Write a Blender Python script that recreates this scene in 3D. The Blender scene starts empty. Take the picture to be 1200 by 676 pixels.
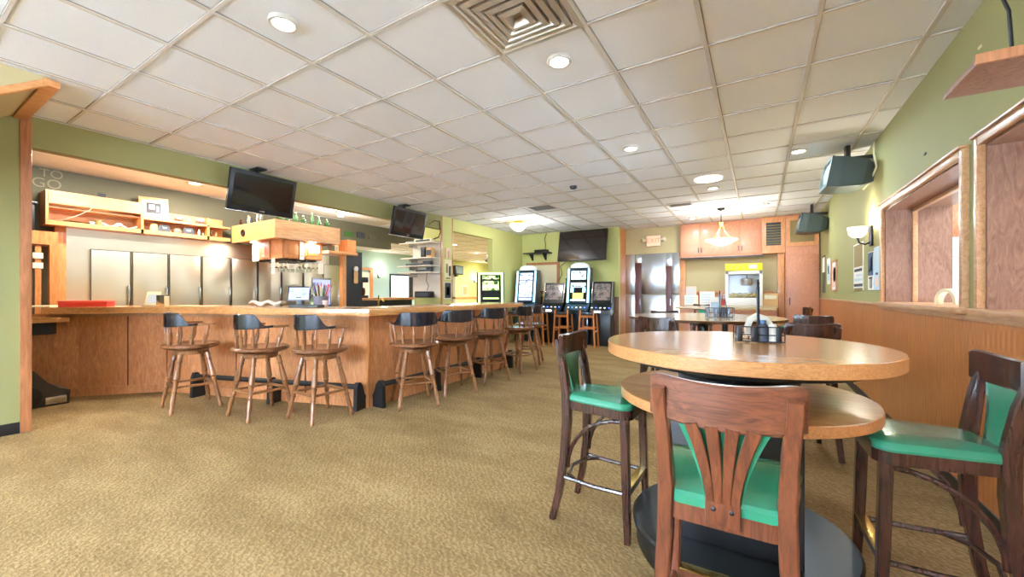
import bpy, bmesh, math, random
from mathutils import Vector, Matrix
random.seed(7)
R = math.radians
PI = math.pi
sc = bpy.context.scene
COL = sc.collection

# ------------------------------------------------------------------ materials
def lin(h):
    if isinstance(h, str):
        h = h.lstrip('#')
        c = [int(h[i:i+2], 16)/255 for i in (0, 2, 4)]
        return tuple((x/12.92 if x <= .04045 else ((x+.055)/1.055)**2.4) for x in c) + (1,)
    return tuple(h) + (1,)

def base_mat(name):
    m = bpy.data.materials.new(name); m.use_nodes = True
    nt = m.node_tree; b = nt.nodes['Principled BSDF']
    return m, nt, b

def mat(name, col, rough=.5, metal=0, spec=.5, var=0, scale=8, bump=0, bscale=60, coat=0, emit=None, estr=0, alpha=None, trans=0):
    m, nt, b = base_mat(name)
    b.inputs['Base Color'].default_value = lin(col)
    b.inputs['Roughness'].default_value = rough
    b.inputs['Metallic'].default_value = metal
    b.inputs['Specular IOR Level'].default_value = spec
    b.inputs['Coat Weight'].default_value = coat
    b.inputs['Transmission Weight'].default_value = trans
    tc = nt.nodes.new('ShaderNodeTexCoord')
    if var:
        n = nt.nodes.new('ShaderNodeTexNoise'); n.inputs['Scale'].default_value = scale; n.inputs['Detail'].default_value = 5
        nt.links.new(tc.outputs['Object'], n.inputs['Vector'])
        mx = nt.nodes.new('ShaderNodeMix'); mx.data_type = 'RGBA'
        c = lin(col)
        mx.inputs[6].default_value = tuple(x*(1-var) for x in c[:3]) + (1,)
        mx.inputs[7].default_value = tuple(min(1, x*(1+var)) for x in c[:3]) + (1,)
        nt.links.new(n.outputs['Fac'], mx.inputs[0]); nt.links.new(mx.outputs[2], b.inputs['Base Color'])
    if bump:
        n2 = nt.nodes.new('ShaderNodeTexNoise'); n2.inputs['Scale'].default_value = bscale; n2.inputs['Detail'].default_value = 3
        nt.links.new(tc.outputs['Object'], n2.inputs['Vector'])
        bp = nt.nodes.new('ShaderNodeBump'); bp.inputs['Strength'].default_value = bump; bp.inputs['Distance'].default_value = .01
        nt.links.new(n2.outputs['Fac'], bp.inputs['Height']); nt.links.new(bp.outputs['Normal'], b.inputs['Normal'])
    if emit:
        b.inputs['Emission Color'].default_value = lin(emit); b.inputs['Emission Strength'].default_value = estr
    return m

def wood(name, c1, c2, axis='z', scale=5, stretch=12, rough=.35, coat=.2, figure=1.5):
    """streaky grain running along one object axis, with a slower burl figure on top"""
    m, nt, b = base_mat(name)
    tc = nt.nodes.new('ShaderNodeTexCoord')
    mp = nt.nodes.new('ShaderNodeMapping')
    s = [stretch, stretch, stretch]; s['xyz'.index(axis)] = 1
    mp.inputs['Scale'].default_value = s
    nt.links.new(tc.outputs['Object'], mp.inputs['Vector'])
    n = nt.nodes.new('ShaderNodeTexNoise'); n.inputs['Scale'].default_value = scale; n.inputs['Detail'].default_value = 6
    n.inputs['Roughness'].default_value = .62; n.inputs['Distortion'].default_value = figure
    nt.links.new(mp.outputs['Vector'], n.inputs['Vector'])
    n2 = nt.nodes.new('ShaderNodeTexNoise'); n2.inputs['Scale'].default_value = 2.2; n2.inputs['Detail'].default_value = 3
    nt.links.new(tc.outputs['Object'], n2.inputs['Vector'])
    ad = nt.nodes.new('ShaderNodeMath'); ad.operation = 'MULTIPLY_ADD'; ad.inputs[1].default_value = .35
    nt.links.new(n2.outputs['Fac'], ad.inputs[0]); nt.links.new(n.outputs['Fac'], ad.inputs[2])
    r = nt.nodes.new('ShaderNodeValToRGB')
    r.color_ramp.elements[0].position = .45; r.color_ramp.elements[0].color = lin(c1)
    r.color_ramp.elements[1].position = .85; r.color_ramp.elements[1].color = lin(c2)
    nt.links.new(ad.outputs[0], r.inputs['Fac']); nt.links.new(r.outputs['Color'], b.inputs['Base Color'])
    b.inputs['Roughness'].default_value = rough; b.inputs['Coat Weight'].default_value = coat; b.inputs['Coat Roughness'].default_value = .15
    return m

def carpet_mat():
    m, nt, b = base_mat('carpet')
    tc = nt.nodes.new('ShaderNodeTexCoord')
    n1 = nt.nodes.new('ShaderNodeTexNoise'); n1.inputs['Scale'].default_value = 36; n1.inputs['Detail'].default_value = 6; n1.inputs['Roughness'].default_value = .7
    mp = nt.nodes.new('ShaderNodeMapping'); mp.inputs['Scale'].default_value = (1, 2.6, 1); mp.inputs['Rotation'].default_value = (0, 0, R(28))
    nt.links.new(tc.outputs['Object'], mp.inputs['Vector']); nt.links.new(mp.outputs['Vector'], n1.inputs['Vector'])
    w = nt.nodes.new('ShaderNodeTexWave'); w.inputs['Scale'].default_value = 14; w.inputs['Distortion'].default_value = 10; w.inputs['Detail'].default_value = 3; w.inputs['Detail Scale'].default_value = 1.6
    w.bands_direction = 'DIAGONAL'
    nt.links.new(tc.outputs['Object'], w.inputs['Vector'])
    n2 = nt.nodes.new('ShaderNodeTexNoise'); n2.inputs['Scale'].default_value = 1.1; n2.inputs['Detail'].default_value = 7; n2.inputs['Roughness'].default_value = .62
    nt.links.new(mp.outputs['Vector'], n2.inputs['Vector'])
    a = nt.nodes.new('ShaderNodeMath'); a.operation = 'MULTIPLY_ADD'; a.inputs[1].default_value = .17
    nt.links.new(w.outputs['Fac'], a.inputs[0]); nt.links.new(n1.outputs['Fac'], a.inputs[2])
    a2 = nt.nodes.new('ShaderNodeMath'); a2.operation = 'MULTIPLY_ADD'; a2.inputs[1].default_value = .75
    nt.links.new(n2.outputs['Fac'], a2.inputs[0]); nt.links.new(a.outputs[0], a2.inputs[2])
    r = nt.nodes.new('ShaderNodeValToRGB')
    r.color_ramp.elements[0].position = .52; r.color_ramp.elements[0].color = lin('#755d3b')
    r.color_ramp.elements[1].position = .96; r.color_ramp.elements[1].color = lin('#a98d61')
    e = r.color_ramp.elements.new(.76); e.color = lin('#8e734b')
    sb = nt.nodes.new('ShaderNodeMath'); sb.operation = 'SUBTRACT'; sb.inputs[1].default_value = .19
    nt.links.new(a2.outputs[0], sb.inputs[0]); nt.links.new(sb.outputs[0], r.inputs['Fac']); nt.links.new(r.outputs['Color'], b.inputs['Base Color'])
    b.inputs['Roughness'].default_value = .95; b.inputs['Specular IOR Level'].default_value = .1
    bp = nt.nodes.new('ShaderNodeBump'); bp.inputs['Strength'].default_value = .5; bp.inputs['Distance'].default_value = .01
    nt.links.new(a.outputs[0], bp.inputs['Height']); nt.links.new(bp.outputs['Normal'], b.inputs['Normal'])
    return m

def bead_mat(name, c1, c2):
    """varnished beadboard: fine vertical grooves across the wall run (object y)"""
    m = wood(name, c1, c2, 'z', 4, 9, .35, .25)
    nt = m.node_tree; b = nt.nodes['Principled BSDF']
    tc = nt.nodes.new('ShaderNodeTexCoord')
    w = nt.nodes.new('ShaderNodeTexWave'); w.bands_direction = 'Y'; w.inputs['Scale'].default_value = 6; w.wave_profile = 'SIN'
    nt.links.new(tc.outputs['Object'], w.inputs['Vector'])
    bp = nt.nodes.new('ShaderNodeBump'); bp.inputs['Strength'].default_value = .15; bp.inputs['Distance'].default_value = .01
    nt.links.new(w.outputs['Fac'], bp.inputs['Height']); nt.links.new(bp.outputs['Normal'], b.inputs['Normal'])
    return m

def screen_mat(name, cols, strength, sx=14, sz=22):
    """lit video screen: cells of colour"""
    m, nt, b = base_mat(name)
    tc = nt.nodes.new('ShaderNodeTexCoord'); mp = nt.nodes.new('ShaderNodeMapping'); mp.inputs['Scale'].default_value = (sx, sx, sz)
    nt.links.new(tc.outputs['Object'], mp.inputs['Vector'])
    v = nt.nodes.new('ShaderNodeTexNoise'); v.inputs['Scale'].default_value = 1; v.inputs['Detail'].default_value = 2
    nt.links.new(mp.outputs['Vector'], v.inputs['Vector'])
    r = nt.nodes.new('ShaderNodeValToRGB'); r.color_ramp.interpolation = 'EASE'
    els = r.color_ramp.elements
    for i, c in enumerate(cols):
        p = .3+.4*i/(len(cols)-1)
        e = els[i] if i < 2 else els.new(p)
        e.position = p; e.color = lin(c)
    nt.links.new(v.outputs['Fac'], r.inputs['Fac'])
    nt.links.new(r.outputs['Color'], b.inputs['Emission Color']); b.inputs['Emission Strength'].default_value = strength
    b.inputs['Base Color'].default_value = (.01, .01, .012, 1); b.inputs['Roughness'].default_value = .15
    return m

M = {}
M['carpet'] = carpet_mat()
M['tile'] = mat('ceiling_tile', '#eff0f3', .95, var=.04, scale=90, bump=.25, bscale=140, spec=.1)
M['grid'] = mat('ceiling_grid', '#cfc6ba', .6)
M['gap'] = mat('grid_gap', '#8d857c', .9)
M['white'] = mat('white_paint', '#e8e2d2', .8)
M['green'] = mat('green_paint', '#9a9663', .7, var=.03, scale=3, spec=.3)
M['lime'] = mat('yellow_green_paint', '#c9c981', .7, var=.03, scale=3, spec=.3)
M['beige'] = mat('beige_paint', '#bfae82', .75, var=.03, scale=3, spec=.3)
M['olive'] = mat('olive_dark_paint', '#5d5a45', .75, var=.06, scale=3)
M['blue'] = mat('pale_blue_paint', '#a9c6c4', .8)
M['black'] = mat('black_paint', '#161618', .45)
M['plastic'] = mat('black_plastic', '#131415', .35)
M['charcoal'] = mat('charcoal_laminate', '#171b1d', .35, var=.2, scale=5)
M['teal_plastic'] = mat('dark_grey_green_plastic', '#414b47', .45)
M['steel'] = mat('stainless_steel', '#e0d8c6', .32, 1, bump=.02, bscale=20)
M['steel2'] = mat('brushed_stainless', '#c9cdd0', .22, 1)
M['dark_steel'] = mat('dark_metal', '#3a3a3c', .35, .9)
M['brass'] = mat('brass', '#c9a85a', .25, 1)
M['chrome'] = mat('chrome', '#d8d8d8', .12, 1)
M['wire'] = mat('black_wire', '#26272e', .35, .6)
M['vinyl'] = mat('green_vinyl', '#2c7d5c', .26, var=.08, scale=6, coat=.25)
M['vinyl_black'] = mat('black_vinyl', '#1c1d20', .3, coat=.3)
M['crest'] = mat('black_stained_wood', '#191c22', .22, coat=.5)
M['bar'] = wood('bar_front_wood', '#bb7444', '#e8a670', 'z', 4, 6, .35, .2, 2.5)
M['bar_top'] = wood('bar_top_wood', '#b9763e', '#dda264', 'x', 3, 10, .25, .4)
M['bar_top_y'] = wood('bar_top_wood_long', '#b9763e', '#dda264', 'y', 3, 10, .25, .4)
M['oak'] = wood('oak_panel', '#b46c38', '#d9975a', 'z', 4, 8, .4, .15)
M['oak_x'] = wood('oak_board', '#bd763d', '#e0a368', 'y', 4, 10, .4, .15)
M['oak_red'] = wood('reddish_oak', '#b06a48', '#cd8d66', 'z', 6, 4, .45, .1, 3)
M['trim'] = wood('trim_wood', '#a8764d', '#cda075', 'y', 3, 10, .35, .3)
M['trim_z'] = wood('trim_wood_upright', '#9a5f3c', '#bf8055', 'z', 3, 10, .35, .3)
M['reveal'] = wood('brown_reveal_panel', '#704a38', '#97705a', 'z', 6, 5, .45, .15, 2.5)
M['bead'] = bead_mat('beadboard', '#a5602c', '#c27d42')
M['walnut'] = wood('walnut_chair', '#4c2517', '#7c452b', 'z', 5, 9, .3, .4)
M['walnut_x'] = wood('walnut_chair_rail', '#44221a', '#7d4a32', 'x', 5, 12, .28, .4)
M['dark_chair'] = wood('dark_chair_wood', '#281411', '#482a20', 'z', 5, 9, .25, .5)
M['stool'] = wood('turned_stool_wood', '#6b4020', '#a46e42', 'z', 7, 5, .35, .2)
M['stool_seat'] = wood('stool_seat_wood', '#5a331c', '#8a5836', 'y', 4, 9, .25, .5)
M['maple'] = wood('orange_wood', '#b8692c', '#d98f4c', 'z', 5, 8, .35, .3)
M['laminate'] = wood('table_laminate', '#a56c3a', '#c08a52', 'x', 3, 9, .2, .12, .6)
M['edge'] = wood('table_edge_ply', '#a8683a', '#d29a62', 'x', 9, 14, .35, .2)
M['laminate2'] = wood('table_laminate_pale', '#a48556', '#c4a878', 'x', 3, 9, .18, .5, .6)
M['paper'] = mat('paper', '#e9e4da', .8)
M['cream'] = mat('cream_card', '#e6dcb8', .7)
M['pink_paper'] = mat('pale_pink_paper', '#e6c9bb', .8)
M['ink'] = mat('dark_print', '#3a3d44', .7)
M['ink_blue'] = mat('blue_print', '#3d5a78', .7)
M['ink_light'] = mat('pale_blue_print', '#bcd0dc', .7)
M['ink_brown'] = mat('brown_print', '#8f7a4a', .7)
M['red'] = mat('red_plastic', '#c5352e', .4)
M['yellow'] = mat('yellow_panel', '#d3c41c', .4, emit='#d3c41c', estr=.15)
M['machine_white'] = mat('white_enamel', '#e6e4dc', .35)
M['corn'] = mat('popcorn', '#d8c27a', .9)
M['tan'] = mat('tan_card', '#c79a62', .7)
M['glass_dark'] = mat('dark_tv_screen', '#0b1416', .12, coat=.6)
M['tv_warm'] = mat('brown_tv_screen', '#241812', .12, coat=.6)
M['crt'] = mat('grey_crt_glass', '#7d8a86', .15, coat=.4)
M['amber_glass'] = mat('brown_tinted_pane', '#8a7446', .25, coat=.4)
M['bottle_green'] = mat('green_bottle_glass', '#3c6a32', .12, coat=.5)
M['bottle_brown'] = mat('brown_bottle_glass', '#4a2a14', .12, coat=.5)
def glass_mat():
    m, nt, b = base_mat('clear_glass')
    b.inputs['Base Color'].default_value = (.95, .97, .96, 1); b.inputs['Roughness'].default_value = .05
    b.inputs['Transmission Weight'].default_value = 1; b.inputs['IOR'].default_value = 1.2
    return m
M['glass'] = glass_mat()
M['lens'] = mat('lit_lens', '#fff4e0', .5, emit='#fff2dc', estr=9)
M['glow_dim'] = mat('faint_glow', '#e5e0d6', .5, emit='#fff2dc', estr=1.0)
M['bowl'] = mat('lit_alabaster', '#fff0c8', .5, emit='#ffe2a6', estr=2.2)
M['sconce'] = mat('lit_sconce_glass', '#fff6e0', .5, emit='#fff0d0', estr=3)
M['daylight'] = mat('daylight_pane', '#ffffff', .5, emit='#b4d2ec', estr=.5)
M['exit'] = mat('exit_face', '#f0b08c', .5, emit='#f2a98a', estr=.55)
M['exit_red'] = mat('exit_letters', '#d8785c', .5, emit='#d8654a', estr=.5)
M['neon_green'] = mat('lit_green_tube', '#d8ff9a', .4, emit='#d3ff86', estr=2.2)
M['neon_blue'] = mat('lit_cyan_tube', '#a8e8ff', .4, emit='#9fe0f5', estr=2.2)
M['blue_led'] = mat('blue_led', '#4060ff', .4, emit='#4a6cff', estr=5)
M['white_led'] = mat('white_led', '#ffffff', .4, emit='#ffffff', estr=3)
M['slot_a'] = screen_mat('slot_screen_blue', ['#3c4a86', '#9fb6e6', '#e9f2ff', '#b9d0f2', '#caa6a0'], 1.2)
M['slot_b'] = screen_mat('slot_screen_white', ['#20343c', '#bfe8f0', '#f2ffff', '#a9dcea', '#cfd85a'], 1.3, 12, 16)
M['slot_c'] = screen_mat('slot_screen_green', ['#10241c', '#3c6a3a', '#d8f29a', '#f2ffd8', '#8aa83a'], 1.2, 10, 18)
M['slot_d'] = screen_mat('slot_screen_grey', ['#26282c', '#6a6a68', '#a89890', '#806864'], .55, 11, 14)
M['register'] = screen_mat('register_screen', ['#8fa8ff', '#b8c4ff', '#e6eaff'], 1.1, 12, 30)
M['popwin'] = mat('popcorn_window', '#a9adc4', .2, coat=.4)
M['bluescreen'] = mat('lit_lavender_panel', '#9aa8e8', .4, emit='#9aa6e6', estr=.6)

# ------------------------------------------------------------------ mesh helpers
def frame(z, up=Vector((0, 0, 1))):
    z = z.normalized()
    if abs(z.dot(up)) > .98: up = Vector((0, 1, 0))
    x = up.cross(z).normalized(); y = z.cross(x)
    return x, y

class MB:
    def __init__(s): s.bm = bmesh.new(); s.mats = []; s.cur = 0
    def m(s, material):
        if material not in s.mats: s.mats.append(material)
        s.cur = s.mats.index(material); return s
    def _f(s, vs):
        try:
            f = s.bm.faces.new(vs); f.material_index = s.cur; return f
        except ValueError: return None
    def box(s, x0, x1, y0, y1, z0, z1, bev=0, mtx=None):
        bm2 = bmesh.new()
        vs = [bm2.verts.new((x, y, z)) for z in (z0, z1) for y in (y0, y1) for x in (x0, x1)]
        for q in ((0, 2, 3, 1), (4, 5, 7, 6), (0, 1, 5, 4), (2, 6, 7, 3), (0, 4, 6, 2), (1, 3, 7, 5)): bm2.faces.new([vs[i] for i in q])
        if bev:
            bmesh.ops.bevel(bm2, geom=bm2.edges[:], offset=min(bev, .45*min(abs(x1-x0), abs(y1-y0), abs(z1-z0))), segments=2, affect='EDGES', profile=.6)
        if mtx is not None: bm2.transform(mtx)
        s.merge(bm2); return s
    def merge(s, bm2):
        mp = {v: s.bm.verts.new(v.co) for v in bm2.verts}
        for f in bm2.faces: s._f([mp[v] for v in f.verts])
        bm2.free()
    def rings(s, rings, cap=True, closed=False):
        vr = [[s.bm.verts.new(p) for p in r] for r in rings]
        n = len(vr[0]); N = len(vr)
        for i in range(N if closed else N-1):
            a, b = vr[i], vr[(i+1) % N]
            for k in range(n): s._f([a[k], a[(k+1) % n], b[(k+1) % n], b[k]])
        if cap and not closed: s._f(vr[0][::-1]); s._f(vr[-1])
        return s
    def tube(s, pts, r, seg=8, closed=False):
        pts = [Vector(p) for p in pts]; N = len(pts); rings = []
        rr = r if isinstance(r, (list, tuple)) else [r]*N
        up = Vector((0, 0, 1)); px = None
        for i, p in enumerate(pts):
            a = pts[(i-1) % N] if (closed or i > 0) else p
            b = pts[(i+1) % N] if (closed or i < N-1) else p
            t = (b-a).normalized()
            if px is None: x, y = frame(t)
            else:
                x = (px - t*px.dot(t)).normalized(); y = t.cross(x)
            px = x
            rings.append([p + (x*math.cos(2*PI*k/seg)+y*math.sin(2*PI*k/seg))*rr[i] for k in range(seg)])
        return s.rings(rings, True, closed)
    def sweep(s, pts, w, h, side=Vector((1, 0, 0))):
        """rectangular bar along a polyline; w across `side`, h across the other way"""
        pts = [Vector(p) for p in pts]; N = len(pts); rings = []
        for i, p in enumerate(pts):
            t = (pts[min(i+1, N-1)]-pts[max(i-1, 0)]).normalized()
            sd = Vector(side); sd = (sd - t*sd.dot(t)).normalized(); o = t.cross(sd)
            ww = (w[i] if isinstance(w, (list, tuple)) else w)/2; hh = (h[i] if isinstance(h, (list, tuple)) else h)/2
            c = .25*min(ww, hh)
            rings.append([p+sd*a+o*b for a, b in ((-ww+c, -hh), (ww-c, -hh), (ww, -hh+c), (ww, hh-c), (ww-c, hh), (-ww+c, hh), (-ww, hh-c), (-ww, -hh+c))])
        return s.rings(rings)
    def lathe(s, prof, c=(0, 0, 0), seg=32, axis=None):
        """prof [(r, h)] about +z at c, or about the axis vector"""
        c = Vector(c); z = Vector(axis).normalized() if axis is not None else Vector((0, 0, 1))
        if axis is not None: x, y = frame(z)
        else: x, y = Vector((1, 0, 0)), Vector((0, 1, 0))
        return s.rings([[c+z*h+(x*math.cos(2*PI*k/seg)+y*math.sin(2*PI*k/seg))*max(r, .0004) for k in range(seg)] for r, h in prof])
    def turned(s, p0, p1, prof, seg=10):
        p0, p1 = Vector(p0), Vector(p1); L = (p1-p0).length
        return s.lathe([(r, t*L) for t, r in prof], p0, seg, p1-p0)
    def prism(s, poly, z0, z1, bev=0):
        bm2 = bmesh.new()
        a = [bm2.verts.new((x, y, z0)) for x, y in poly]; b = [bm2.verts.new((x, y, z1)) for x, y in poly]
        n = len(poly)
        bm2.faces.new(a[::-1]); bm2.faces.new(b)
        for i in range(n): bm2.faces.new([a[i], a[(i+1) % n], b[(i+1) % n], b[i]])
        if bev: bmesh.ops.bevel(bm2, geom=bm2.edges[:], offset=bev, segments=2, affect='EDGES', profile=.6)
        s.merge(bm2); return s
    def arc(s, cx, cy, r0, r1, a0, a1, z0, z1, n=24):
        """curved upright panel; z0, z1, r0, r1 numbers or functions of u in 0..1"""
        f = lambda q, u: q(u) if callable(q) else q
        rings = []
        for i in range(n+1):
            u = i/n; a = a0+(a1-a0)*u; c, d = math.cos(a), math.sin(a)
            ri, ro, zl, zh = f(r0, u), f(r1, u), f(z0, u), f(z1, u); b = min(.006, (ro-ri)*.3)
            rings.append([(cx+c*r, cy+d*r, z) for r, z in ((ri, zl+b), (ri+b, zl), (ro-b, zl), (ro, zl+b), (ro, zh-b), (ro-b, zh), (ri+b, zh), (ri, zh-b))])
        return s.rings(rings)
    def slab(s, fn, nu, nv, th):
        """closed slab from a height field fn(u,v)->Vector and a thickness vector"""
        th = Vector(th)
        A = [[s.bm.verts.new(fn(i/nu, j/nv)) for j in range(nv+1)] for i in range(nu+1)]
        B = [[s.bm.verts.new(A[i][j].co-th) for j in range(nv+1)] for i in range(nu+1)]
        for i in range(nu):
            for j in range(nv):
                s._f([A[i][j], A[i+1][j], A[i+1][j+1], A[i][j+1]]); s._f([B[i][j], B[i][j+1], B[i+1][j+1], B[i+1][j]])
        for i in range(nu):
            s._f([A[i][0], B[i][0], B[i+1][0], A[i+1][0]]); s._f([A[i][nv], A[i+1][nv], B[i+1][nv], B[i][nv]])
        for j in range(nv):
            s._f([A[0][j], A[0][j+1], B[0][j+1], B[0][j]]); s._f([A[nu][j], B[nu][j], B[nu][j+1], A[nu][j+1]])
        return s
    def text(s, body, size, mtx, depth=.002):
        cu = bpy.data.curves.new('lettering', 'FONT'); cu.body = body; cu.size = size; cu.extrude = depth; cu.align_x = 'CENTER'; cu.align_y = 'CENTER'
        o = bpy.data.objects.new('lettering', cu); COL.objects.link(o)
        me = bpy.data.meshes.new_from_object(o.evaluated_get(bpy.context.evaluated_depsgraph_get()))
        bm2 = bmesh.new(); bm2.from_mesh(me); bm2.transform(mtx); s.merge(bm2)
        bpy.data.objects.remove(o); bpy.data.curves.remove(cu); bpy.data.meshes.remove(me)
        return s
    def build(s, name, material=None, parent=None, smooth=True, label=None):
        bmesh.ops.recalc_face_normals(s.bm, faces=s.bm.faces[:])
        me = bpy.data.meshes.new(name); s.bm.to_mesh(me); s.bm.free()
        for k in (s.mats or [material]): me.materials.append(M[k] if isinstance(k, str) else k)
        if smooth:
            me.polygons.foreach_set('use_smooth', [True]*len(me.polygons)); me.set_sharp_from_angle(angle=R(32))
        o = bpy.data.objects.new(name, me); COL.objects.link(o)
        if parent: o.parent = parent
        if label: o['label'] = label
        return o

def tag(o, label, cat, group=None, kind=None):
    o['label'] = label; o['category'] = cat
    if group: o['group'] = group
    if kind: o['kind'] = kind
    return o
def thing(name, label, cat, loc=(0, 0, 0), rz=0, group=None):
    o = bpy.data.objects.new(name, None); COL.objects.link(o); o.empty_display_size = .1
    o.location = loc; o.rotation_euler = (0, 0, R(rz))
    return tag(o, label, cat, group)
def dup(root, loc, rz, label, group=None, scale=None):
    def cp(o, p):
        c = o.copy(); COL.objects.link(c)
        if p: c.parent = p
        for ch in list(o.children): cp(ch, c)
        return c
    r = cp(root, None); r.location = loc; r.rotation_euler = (0, 0, R(rz)); r['label'] = label
    if group: r['group'] = group
    if scale: r.scale = scale
    return r
def struct(name, mb, material=None, parent=None, label=None, smooth=True):
    o = mb.build(name, material, parent, smooth); o['kind'] = 'structure'
    if parent is None:
        o['category'] = name.split('_')[0]; o['label'] = label or name.replace('_', ' ') + ' of the bar room'
    return o
def place(o, loc, rz=0):
    o.location = loc; o.rotation_euler = (0, 0, R(rz)); return o

H = 2.847           # ceiling height
XR = 1.06           # right wall face
XL = -5.62          # fascia / left wall face
XB = -7.8           # wall behind the bar
YT = 9.75           # back wall with the big television
YN = 10.35          # back wall of the recess

# ------------------------------------------------------------------ camera
cam_d = bpy.data.cameras.new('camera'); cam = bpy.data.objects.new('camera', cam_d); COL.objects.link(cam)
cam.location = (0, 0, 1.25); cam.rotation_euler = (R(90), 0, .5485)
cam_d.sensor_width = 36; cam_d.lens = 472/1200*36; cam_d.shift_y = 5/1200; cam_d.clip_start = .05
sc.camera = cam

# ------------------------------------------------------------------ setting
struct('floor', MB().box(-13, 4.2, -3.2, 19.3, -.1, 0), 'carpet', label='tan patterned carpet floor of the bar room', smooth=False)
# suspended ceiling: recessed tiles in a grid of T-bars
GX, GY, SX, SY = -.2904, 2.896, .592, .6096
cb = MB().box(XL, XR, -3.0, YN, H+.012, H+.1)
ceil_ = struct('ceiling', cb, 'tile', label='white speckled drop ceiling of square tiles', smooth=False)
tb = MB(); gb = MB()
xs = [GX+SX*i for i in range(-9, 3)]; ys = [GY+SY*j for j in range(-10, 13)]
for x in xs:
    if XL < x < XR: gb.box(x-.013, x+.013, -3.0, YN, H, H+.012)
for y in ys:
    if y < YN: gb.box(XL, XR, y-.009, y+.009, H+.002, H+.012)
struct('ceiling_grid', gb, 'grid', ceil_, smooth=False)
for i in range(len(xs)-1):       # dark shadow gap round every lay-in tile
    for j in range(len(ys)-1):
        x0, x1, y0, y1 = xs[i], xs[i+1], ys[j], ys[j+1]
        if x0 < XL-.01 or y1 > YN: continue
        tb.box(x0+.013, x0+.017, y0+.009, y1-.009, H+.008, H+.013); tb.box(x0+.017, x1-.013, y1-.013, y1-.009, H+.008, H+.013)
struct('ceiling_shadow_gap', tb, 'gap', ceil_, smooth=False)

struct('ceiling_bar', MB().box(XB-.1, XL-.12, -1.0, 6.6, H+.01, H+.1), 'white', label='plain white ceiling over the bar', smooth=False)
# right wall with two deep openings
OP = ((1.55, 3.22), (3.46, 5.26)); ZS, ZT, TH = 1.15, 2.06, .46
w = MB()
w.box(XR, XR+TH, -3.0, YN+.1, 0, ZS); w.box(XR, XR+TH, -3.0, YN+.1, ZT, H+.1)
for a, b in ((-3.0, OP[0][0]), (OP[0][1], OP[1][0]), (OP[1][1], YN+.1)): w.box(XR, XR+TH, a, b, ZS, ZT)
wr = struct('wall_right', w, 'green', label='green painted right wall with two deep openings', smooth=False)
struct('wainscot', MB().box(XR-.014, XR, -3.0, YN, .1, 1.12), 'bead', wr, smooth=False)
c = MB(); c.box(XR-.03, XR, OP[1][1]+.09, YN-.2, 1.12, 1.15, .006); c.box(XR-.03, XR, -3.0, OP[1][1]+.09, 1.09, 1.12, .006)
struct('cap_rail', c, 'trim', wr)
b = MB(); b.box(XR-.022, XR-.012, -3.0, YN, 0, .1)
bs = struct('baseboard_right', b, 'black', label='dark baseboard along the right wall', smooth=False)
for k, (a, bb) in enumerate(OP):
    # casing on the wall face, lining boards inside the opening
    m_ = MB()
    m_.box(XR-.035, XR, a-.045, a, ZS+.012, ZT+.045, .006); m_.box(XR-.035, XR, bb, bb+.045, ZS+.012, ZT+.045, .006)
    m_.box(XR-.035, XR, a, bb, ZT, ZT+.045, .006); m_.box(XR-.05, XR, a-.05, bb+.05, ZT+.045, ZT+.06, .004)
    m_.box(XR-.06, XR+.02, a-.05, bb+.05, ZS-.03, ZS+.012, .008)
    wn = struct('window_%d' % (2-k), m_, 'trim', label=('wood framed deep opening with arch ornament on its sill', 'wood framed deep opening beside the wall shelf')[1-k])
    l_ = MB()
    l_.box(XR, XR+TH, bb-.012, bb, ZS, ZT); l_.box(XR, XR+TH, a, a+.012, ZS, ZT); l_.box(XR, XR+TH, a, bb, ZT-.012, ZT)
    struct('lining', l_, 'reveal', wn, smooth=False)
    struct('sill_board', MB().box(XR+.02, XR+TH+.03, a, bb, ZS-.01, ZS+.012, .004), 'trim', wn)
    s_ = MB()
    for yy, dy in ((bb, -1), (a, 1)):
        s_.box(XR+.19, XR+.225, min(yy, yy+dy*.03), max(yy, yy+dy*.03), ZS+.012, ZT-.012, .004)
    s_.box(XR+.19, XR+.225, a, bb, ZT-.045, ZT-.012, .004)
    struct('stop_bead', s_, 'trim', wn)
# rooms beyond the openings
struct('wall_annex', MB().box(1.52, 4.2, 7.2, 7.3, 0, H), 'green', label='green wall of the room beyond the right openings', smooth=False)
struct('wall_annex_side', MB().box(4.1, 4.2, -3.0, 7.2, 0, H), 'beige', label='beige side wall of the room beyond the openings', smooth=False)
struct('ceiling_annex', MB().box(1.52, 4.2, -3.0, 7.3, H, H+.1), 'tile', label='ceiling of the room beyond the openings', smooth=False)
struct('wall_annex_rear', MB().box(1.52, 4.2, -3.1, -3.0, 0, H), 'beige', label='rear wall of the room beyond the openings', smooth=False)

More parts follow.
